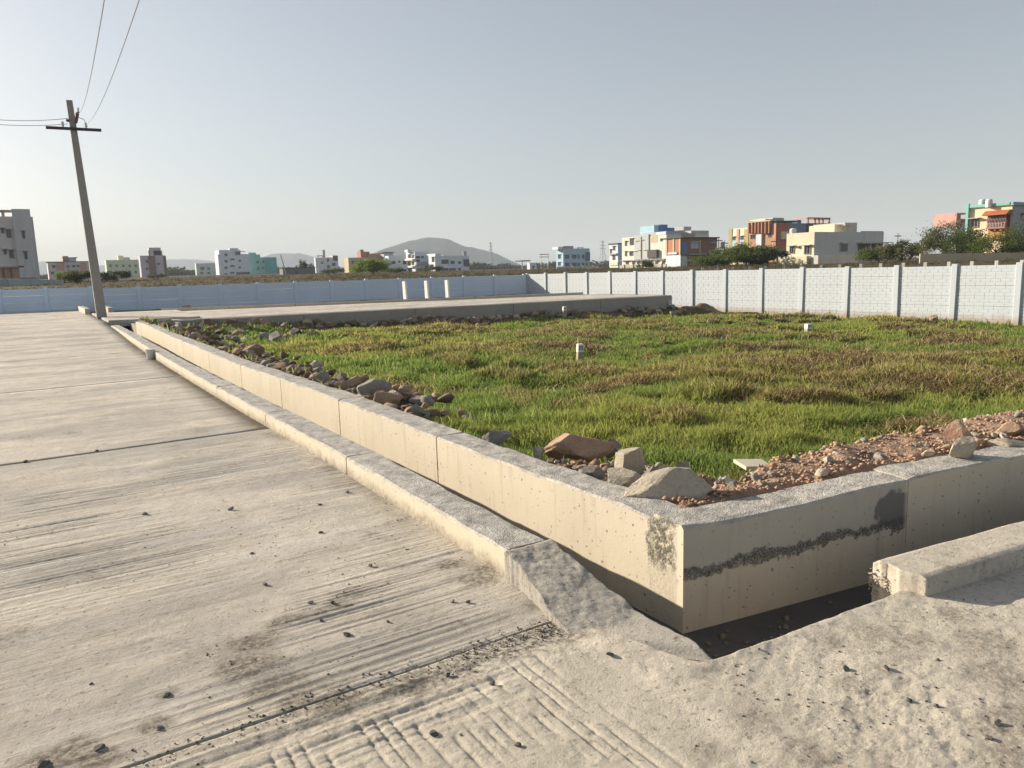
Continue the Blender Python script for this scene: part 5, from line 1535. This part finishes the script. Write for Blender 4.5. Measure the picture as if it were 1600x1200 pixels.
h = House('house', 'small pink roof terrace house peeking out left of the yellow house', 1488, 1494, 1514, 354, 407, 100, W)
h.roofbox(1494.2, 1501, 332.6, 354.2, .1, 3, PNK); h.roofbox(1501, 1512, 332.6, 334.8, .1, 3, PNK, 'roof_beam'); h.roofbox(1501, 1512, 342, 354.2, .6, 3, PNK, 'parapet')
h.on('S', 1496, 334.6, 1500.4, 342, TER, -.04, 'red_panel') if False else None
h.roofbox(1495.4, 1500.2, 334.4, 342, .02, .05, TER, 'red_panel'); h.roofbox(1503, 1508, 343, 348, .4, .1, TER, 'red_panel')

# compound walls outside
def plain_wall(name, label, x0, x1, yt, D0, D1, mat, th=.2, posts=0):
    a = at(x0, yt[0], D=D0); b = at(x1, yt[1], D=D1)
    d = np.array([b[0] - a[0], b[1] - a[1]]); d /= np.linalg.norm(d); nrm = np.array([-d[1], d[0]]) * th
    za, zb = float(gz(a[0], a[1])) - .5, float(gz(b[0], b[1])) - .5
    r = empty(name, (a[0], a[1], za + .5)); tag(r, label, 'wall')
    keep(MB().hull8([(a[0], a[1], za), (b[0], b[1], zb), (b[0] + nrm[0], b[1] + nrm[1], zb), (a[0] + nrm[0], a[1] + nrm[1], za), (a[0], a[1], a[2]), (b[0], b[1], b[2]), (b[0] + nrm[0], b[1] + nrm[1], b[2]), (a[0] + nrm[0], a[1] + nrm[1], a[2])]).build('wall_panel', mat), r)
    for i in range(posts):
        t = (i + .5) / posts; p = a + (b - a) * t
        keep(MB().box((p[0] - .15, p[1] - .15, za), (p[0] + .15, p[1] + .15, p[2] + .12)).build('pier', mat), r)
plain_wall('compound_wall', 'grey-green compound wall in front of the apartment block at the left', -120, 97, (436.5, 437), 78, 80, plaster((.42, .45, .42), .5), .2, 6)
plain_wall('compound_wall', 'low beige compound wall in front of the yellow house', 1438, 1640, (396.5, 394), 58, 56, plaster((.50, .43, .30), .5), .2, 0)
plain_wall('compound_wall', 'grey wall running at the foot of the pale blue house', 870, 935, (416.5, 415.5), 200, 200, GREY2, .2, 4)
plain_wall('compound_wall', 'stained low wall at the foot of the weathered apartment block', 968, 1041, (414.5, 412.5), 150, 140, plaster((.50, .46, .38), .6, 2), .2, 5)

# ------------------------------------------------------------------ vegetation
def tree(name, label, px, D, w, hgt, cols, seed, leaves=5000, lobes=16, leaf=.16, trunk=.25, group=None, cat='tree', py=None, spiky=0, base=None):
    rn = np.random.default_rng(seed)
    p = at(px, 420, D=D)
    x, y = p[0], p[1]
    z = float(gz(x, y)) - .1 if base is None else base
    r = empty(name, (x, y, z)); tag(r, label, cat, group)
    # limbs
    tb = MB()
    cen = []
    for i in range(lobes):
        a = rn.uniform(0, 6.283); q = math.sqrt(rn.random())
        cx, cy = q * w * .40 * math.cos(a), q * w * .40 * math.sin(a)
        cz = hgt * (trunk + (1 - trunk) * (.22 + .56 * rn.random() * (1 - .55 * q * q)))
        cen.append((cx, cy, cz, rn.uniform(.16, .27) * w * (1 - .3 * q), rn.uniform(.13, .20) * hgt))
    tr = max(.03, .028 * hgt)
    tb.tube([(0, 0, -.3), (0.02 * w, 0, hgt * .15), (.0, .02 * w, hgt * .35), (0, 0, hgt * .6)], [tr * 1.3, tr, tr * .7, tr * .3], 7)
    for (cx, cy, cz, rr, rh) in cen:
        b = hgt * rn.uniform(.12, .35)
        tb.tube([(0, 0, b), (cx * .5, cy * .5, (b + cz) * .5 + .05 * hgt), (cx, cy, cz)], [tr * .5, tr * .3, tr * .08], 5)
    keep_local(tb.build('trunk', M['bark']), r)
    n = leaves
    k = rn.integers(0, lobes, n)
    c = np.array(cen)[k]
    u = rn.normal(size=(n, 3)); u /= np.linalg.norm(u, axis=1)[:, None]
    rad_ = rn.random(n) ** .45
    P = np.stack([c[:, 0] + u[:, 0] * rad_ * c[:, 3], c[:, 1] + u[:, 1] * rad_ * c[:, 3], c[:, 2] + u[:, 2] * rad_ * c[:, 4]], -1)
    # twigs: gather leaves into small sprays
    m_ = rn.random(n) < .6
    anchor = P[rn.integers(0, n, n)]
    P = np.where(m_[:, None], anchor + rn.normal(0, leaf * 1.3, (n, 3)), P)
    if spiky:
        s_ = rn.random(n) < spiky
        P[s_] += u[s_] * np.array([.12 * w, .12 * w, .14 * hgt]) * rn.random((s_.sum(), 1)) ** 2
    P[:, 2] = np.maximum(P[:, 2], .05)
    a = rn.normal(size=(n, 3)); a /= np.linalg.norm(a, axis=1)[:, None]
    b = np.cross(a, rn.normal(size=(n, 3))); b /= np.linalg.norm(b, axis=1)[:, None]
    L = leaf * rn.uniform(.6, 1.4, (n, 1))
    V = np.stack([P - a * L, P + b * L * .45, P + a * L, P - b * L * .45], 1).reshape(-1, 3)
    F = np.arange(4 * n).reshape(n, 4)
    me = bpy.data.meshes.new('crown'); raw_mesh(me, V, F)
    t = rn.random(n)[:, None]
    lobe_t = rn.random(lobes)[k][:, None]
    cc = np.array(cols[0]) + (np.array(cols[1]) - np.array(cols[0])) * (.5 * t + .5 * lobe_t)
    cc = cc * rn.uniform(.7, 1.25, (n, 1))
    set_col(me, np.repeat(cc, 4, axis=0))
    o = link('crown', me, M['leaf']); o.parent = r
def keep_local(o, r):
    o.parent = r
    return o
G1 = ((.075, .11, .03), (.15, .18, .055)); G2 = ((.14, .20, .03), (.21, .26, .06)); G3 = ((.085, .10, .045), (.15, .14, .075)); G4 = ((.055, .08, .03), (.11, .13, .05))
tree('bush', 'bright green feathery bush in front of the beige house', 582, 118, 7.0, 3.3, G2, 1, 7000, 22, .13, .02, cat='bush')
tree('bush', 'brown-green bush behind the left wall beside the utility pole', 118, 85, 4.0, 2.2, G3, 2, 3500, 14, .10, .02, cat='bush')
tree('bush', 'small yellow-green bush left of the brown-green bush', 98, 88, 2.2, 2.0, G2, 3, 1500, 9, .10, .02, cat='bush')
tree('bush', 'low dark bush just right of the utility pole', 180, 110, 5, 1.9, G4, 4, 2200, 10, .12, .02, cat='bush')
tree('thorn_bush', 'wide green thorn bush right of the brick house', 1130, 96, 8.5, 3.0, G1, 5, 6500, 24, .13, .02, cat='bush', spiky=.18)
tree('thorn_bush', 'tall green thorn bush in front of the brown house', 1165, 94, 7.5, 3.6, G1, 6, 6500, 22, .13, .02, cat='bush', spiky=.18)
tree('thorn_bush', 'dark brown-green thorn bush left of the cream house', 1198, 92, 5.0, 3.0, G4, 7, 5500, 18, .12, .02, cat='bush', spiky=.18)
tree('thorn_bush', 'green thorn bush at the right end of the cream house', 1372, 84, 4.8, 2.6, G1, 8, 4500, 16, .11, .02, cat='bush', spiky=.18)
tree('thorn_bush', 'rounded thorn bush under the small far pole right of the cream house', 1408, 80, 4.4, 2.8, G3, 9, 4500, 16, .11, .02, cat='bush', spiky=.18)
tree('thorn_tree', 'tall olive thorn tree left of the yellow house', 1476, 68, 5.0, 4.7, ((.10, .115, .045), (.18, .175, .075)), 10, 7000, 22, .075, .05, spiky=.22)
tree('thorn_tree', 'dark thorn tree covering the foot of the yellow house', 1508, 64, 4.2, 3.8, G4, 11, 6000, 18, .075, .05, spiky=.2)
tree('thorn_tree', 'bright green spreading thorn tree below the red balcony', 1555, 61, 4.6, 2.6, G1, 12, 5500, 16, .07, .10, spiky=.2)
tree('thorn_tree', 'green thorn tree cut by the right edge of the picture', 1605, 60, 4.6, 3.7, G1, 13, 5500, 16, .07, .08, spiky=.2)
tree('bush', 'small bush at the foot of the white corner-balcony house', 520, 190, 6, 1.8, G1, 14, 1500, 10, .16, .02, cat='bush')
tree('tree', 'small dark tree behind the low grey shed', 474, 215, 2.6, 5.0, G4, 15, 1200, 9, .18, .25)
tree('bush', 'dark bush in front of the white house with stacked balconies', 672, 200, 7, 2.3, G3, 16, 1800, 10, .18, .02, cat='bush')
tree('bush', 'low bushes at the foot of the houses left of the centre hill', 618, 180, 5, 1.8, G4, 17, 1500, 10, .16, .02, cat='bush')
tree('bush', 'small bush in front of the lilac house', 245, 180, 5, 1.5, G4, 18, 1200, 9, .16, .02, cat='bush')
tree('bush', 'bush in front of the stained apartment block', 1010, 125, 3.5, 1.7, G4, 19, 1800, 10, .10, .02, cat='bush')

def scrub(name, n, seed, fn, size, cols, label, per=14):
    rn = np.random.default_rng(seed)
    P, S = fn(rn, n)
    n = len(P)
    m_ = per
    c = np.repeat(P, m_, 0); s = np.repeat(S, m_)[:, None]
    u = np.clip(rn.normal(size=(n * m_, 3)), -1.9, 1.9) * np.array([.42, .42, .30]) * s
    u[:, 2] = np.abs(u[:, 2])
    Q = c + u
    a = rn.normal(size=(n * m_, 3)); a /= np.linalg.norm(a, axis=1)[:, None]
    b = np.cross(a, rn.normal(size=(n * m_, 3))); b /= np.linalg.norm(b, axis=1)[:, None]
    L = s * size * rn.uniform(.6, 1.4, (n * m_, 1))
    V = np.stack([Q - a * L, Q + b * L * .5, Q + a * L, Q - b * L * .5], 1).reshape(-1, 3)
    me = bpy.data.meshes.new(name); raw_mesh(me, V, np.arange(4 * n * m_).reshape(-1, 4))
    cl = np.array(cols)[rn.integers(0, len(cols), n)]
    cl = np.repeat(cl, m_, 0) * rn.uniform(.7, 1.2, (n * m_, 1))
    set_col(me, np.repeat(cl, 4, 0))
    tag(link(name, me, M['leaf']), label, None, None, 'stuff')
def far_fn(rn, n):
    px = rn.uniform(-150, 1250, n); D = rn.uniform(420, 1200, n)
    P = np.array([at(a, 420, D=d) for a, d in zip(px, D)])
    P[:, 2] = gz(P[:, 0], P[:, 1])
    S = rn.uniform(3.0, 9.0, n) * (.45 + .9 * fbm(px * .02, px * 0, 3, 3))
    return P, S
scrub('distant_trees', 900, 3, far_fn, .17, [(.04, .06, .025), (.06, .07, .03), (.05, .055, .03), (.035, .05, .02)], 'hazy line of distant trees below the hills', 110)
def weed_fn(rn, n):
    az = np.radians(rn.uniform(-8, 72, n)); d = 52 * (190 / 52.) ** rn.random(n)
    x, y = d * np.sin(az), d * np.cos(az)
    ok = ((x > WX + .8) | (y > lwall_y(x) + 1.2)) & (fbm(x * .06, y * .06, 8, 3) > .40)
    x, y, d = x[ok], y[ok], d[ok]
    return np.stack([x, y, gz(x, y)], -1), rn.uniform(.12, .36, len(x)) * (.6 + d / 130)
scrub('dry_weeds', 4200, 4, weed_fn, .16, [(.11, .085, .05), (.09, .08, .042), (.065, .08, .035), (.13, .10, .06)], 'dry brown weeds on the open ground beyond the walls')

# ------------------------------------------------------------------ far poles and pylons
def far_pole(px, yt, D, label, arms=1, r=.13, lean=0, mat='pole'):
    p = at(px, 430, D=D); zt = at(px, yt, D=D)[2]; zb = float(gz(p[0], p[1])) - .5
    e = empty('utility_pole', (p[0], p[1], zb)); tag(e, label, 'utility pole')
    H_ = zt - zb
    MB().tube([(0, 0, 0), (lean, 0, H_)], [r, r * .7], 6).build('shaft', M[mat], e)
    for i in range(arms):
        z = H_ - .5 - i * .9
        MB().box((-.9 + lean, -.06, z), (.9 + lean, .06, z + .14)).build('cross_arm', M['dark_steel'], e)
far_pole(107, 404, 180, 'thin dark pole in front of the small white and orange house', 1, .14)
far_pole(448, 398, 195, 'dark leaning pole by the low grey shed', 0, .16, -1.2)
far_pole(1400, 365, 120, 'small pole with cross-arm above the thorn bush right of the cream house', 1, .11)
far_pole(1429, 377, 130, 'tiny pole right of the rounded thorn bush', 2, .10)
far_pole(1122, 372, 120, 'dark pole right of the unfinished brick house', 1, .13)
far_pole(1131, 376, 122, 'second dark pole carrying a transformer right of the brick house', 1, .12)
far_pole(1208, 374, 140, 'thin dark pole in front of the red brick corner', 1, .10)
q = at(1126.5, 381, D=121)
tf = MB().box((q[0] - .5, q[1] - .4, q[2] - .6), (q[0] + .5, q[1] + .4, q[2] + .3)).build('transformer', M['steel'])
MB().box((q[0] - .9, q[1] - .45, q[2] - .75), (q[0] + .9, q[1] + .45, q[2] - .603)).build('bracket', M['dark_steel'], tf)
tag(tf, 'small grey transformer slung between two poles', 'transformer')
def pylon(px, yt, D, w, label):
    p = at(px, 425, D=D); zt = at(px, yt, D=D)[2]; zb = float(gz(p[0], p[1])) - 1
    e = empty('pylon', (p[0], p[1], zb)); tag(e, label, 'pylon')
    H_ = zt - zb; r = .05 * D / 250
    b = MB()
    for sx in (-1, 1):
        for sy in (-1, 1):
            b.tube([(sx * w, sy * w, 0), (sx * w * .35, sy * w * .35, H_ * .6), (sx * .1 * w, sy * .1 * w, H_)], r, 4)
    k = 9
    for i in range(k):
        z0, z1 = H_ * i / k, H_ * (i + 1) / k
        f = lambda z: w * (1 - .65 * z / (.6 * H_)) if z < .6 * H_ else w * (.35 - .25 * (z / H_ - .6) / .4)
        for sx in (-1, 1):
            b.tube([(sx * f(z0), -f(z0), z0), (-sx * f(z1), -f(z1), z1)], r * .7, 4)
            b.tube([(-f(z0), sx * f(z0), z0), (-f(z1), -sx * f(z1), z1)], r * .7, 4)
    b.build('lattice', M['steel'], e)
    for t in (.7, .82, .94): MB().box((-w * 1.1, -r, H_ * t), (w * 1.1, r, H_ * t + r * 2)).build('cross_arm', M['steel'], e)
pylon(942, 376, 520, 2.6, 'lattice power pylon between the pale blue house and the narrow white house')
pylon(768, 378, 900, 2.6, 'faint far pylon above the right shoulder of the hill')
a = at(845.6, 424, D=250); b = at(856.4, 424, D=250)
hf = empty('pole_structure', (a[0], a[1], 1)); tag(hf, 'twin-pole switch structure with cross beams right of the tiny pump house', 'pole structure')
for q in (a, b): keep(MB().tube([(q[0], q[1], .8), (q[0], q[1], at(850, 395.5, D=250)[2])], .14, 6).build('pole', M['stone_white']), hf)
for y in (397.5, 401.5):
    z = at(850, y, D=250)[2]
    keep(MB().tube([(a[0] - .6, a[1], z), (b[0] + .6, b[1], z)], .12, 5).build('cross_beam', M['steel']), hf)

# ------------------------------------------------------------------ haze
hz = MB().box((-5200, -5200, -3.0), (5200, 5200, 190)).build('haze', None)
hm = bpy.data.materials.new('haze'); hm.use_nodes = True
ht = hm.node_tree; ht.nodes.clear()
pv = ht.nodes.new('ShaderNodeVolumePrincipled'); ho = ht.nodes.new('ShaderNodeOutputMaterial')
pv.inputs['Color'].default_value = (.74, .83, .94, 1)
pv.inputs['Density'].default_value = .00028
pv.inputs['Anisotropy'].default_value = .0
ht.links.new(pv.outputs[0], ho.inputs['Volume'])
hz.data.materials.append(hm)
tag(hz, 'thin pale haze filling the air', None, None, 'stuff')
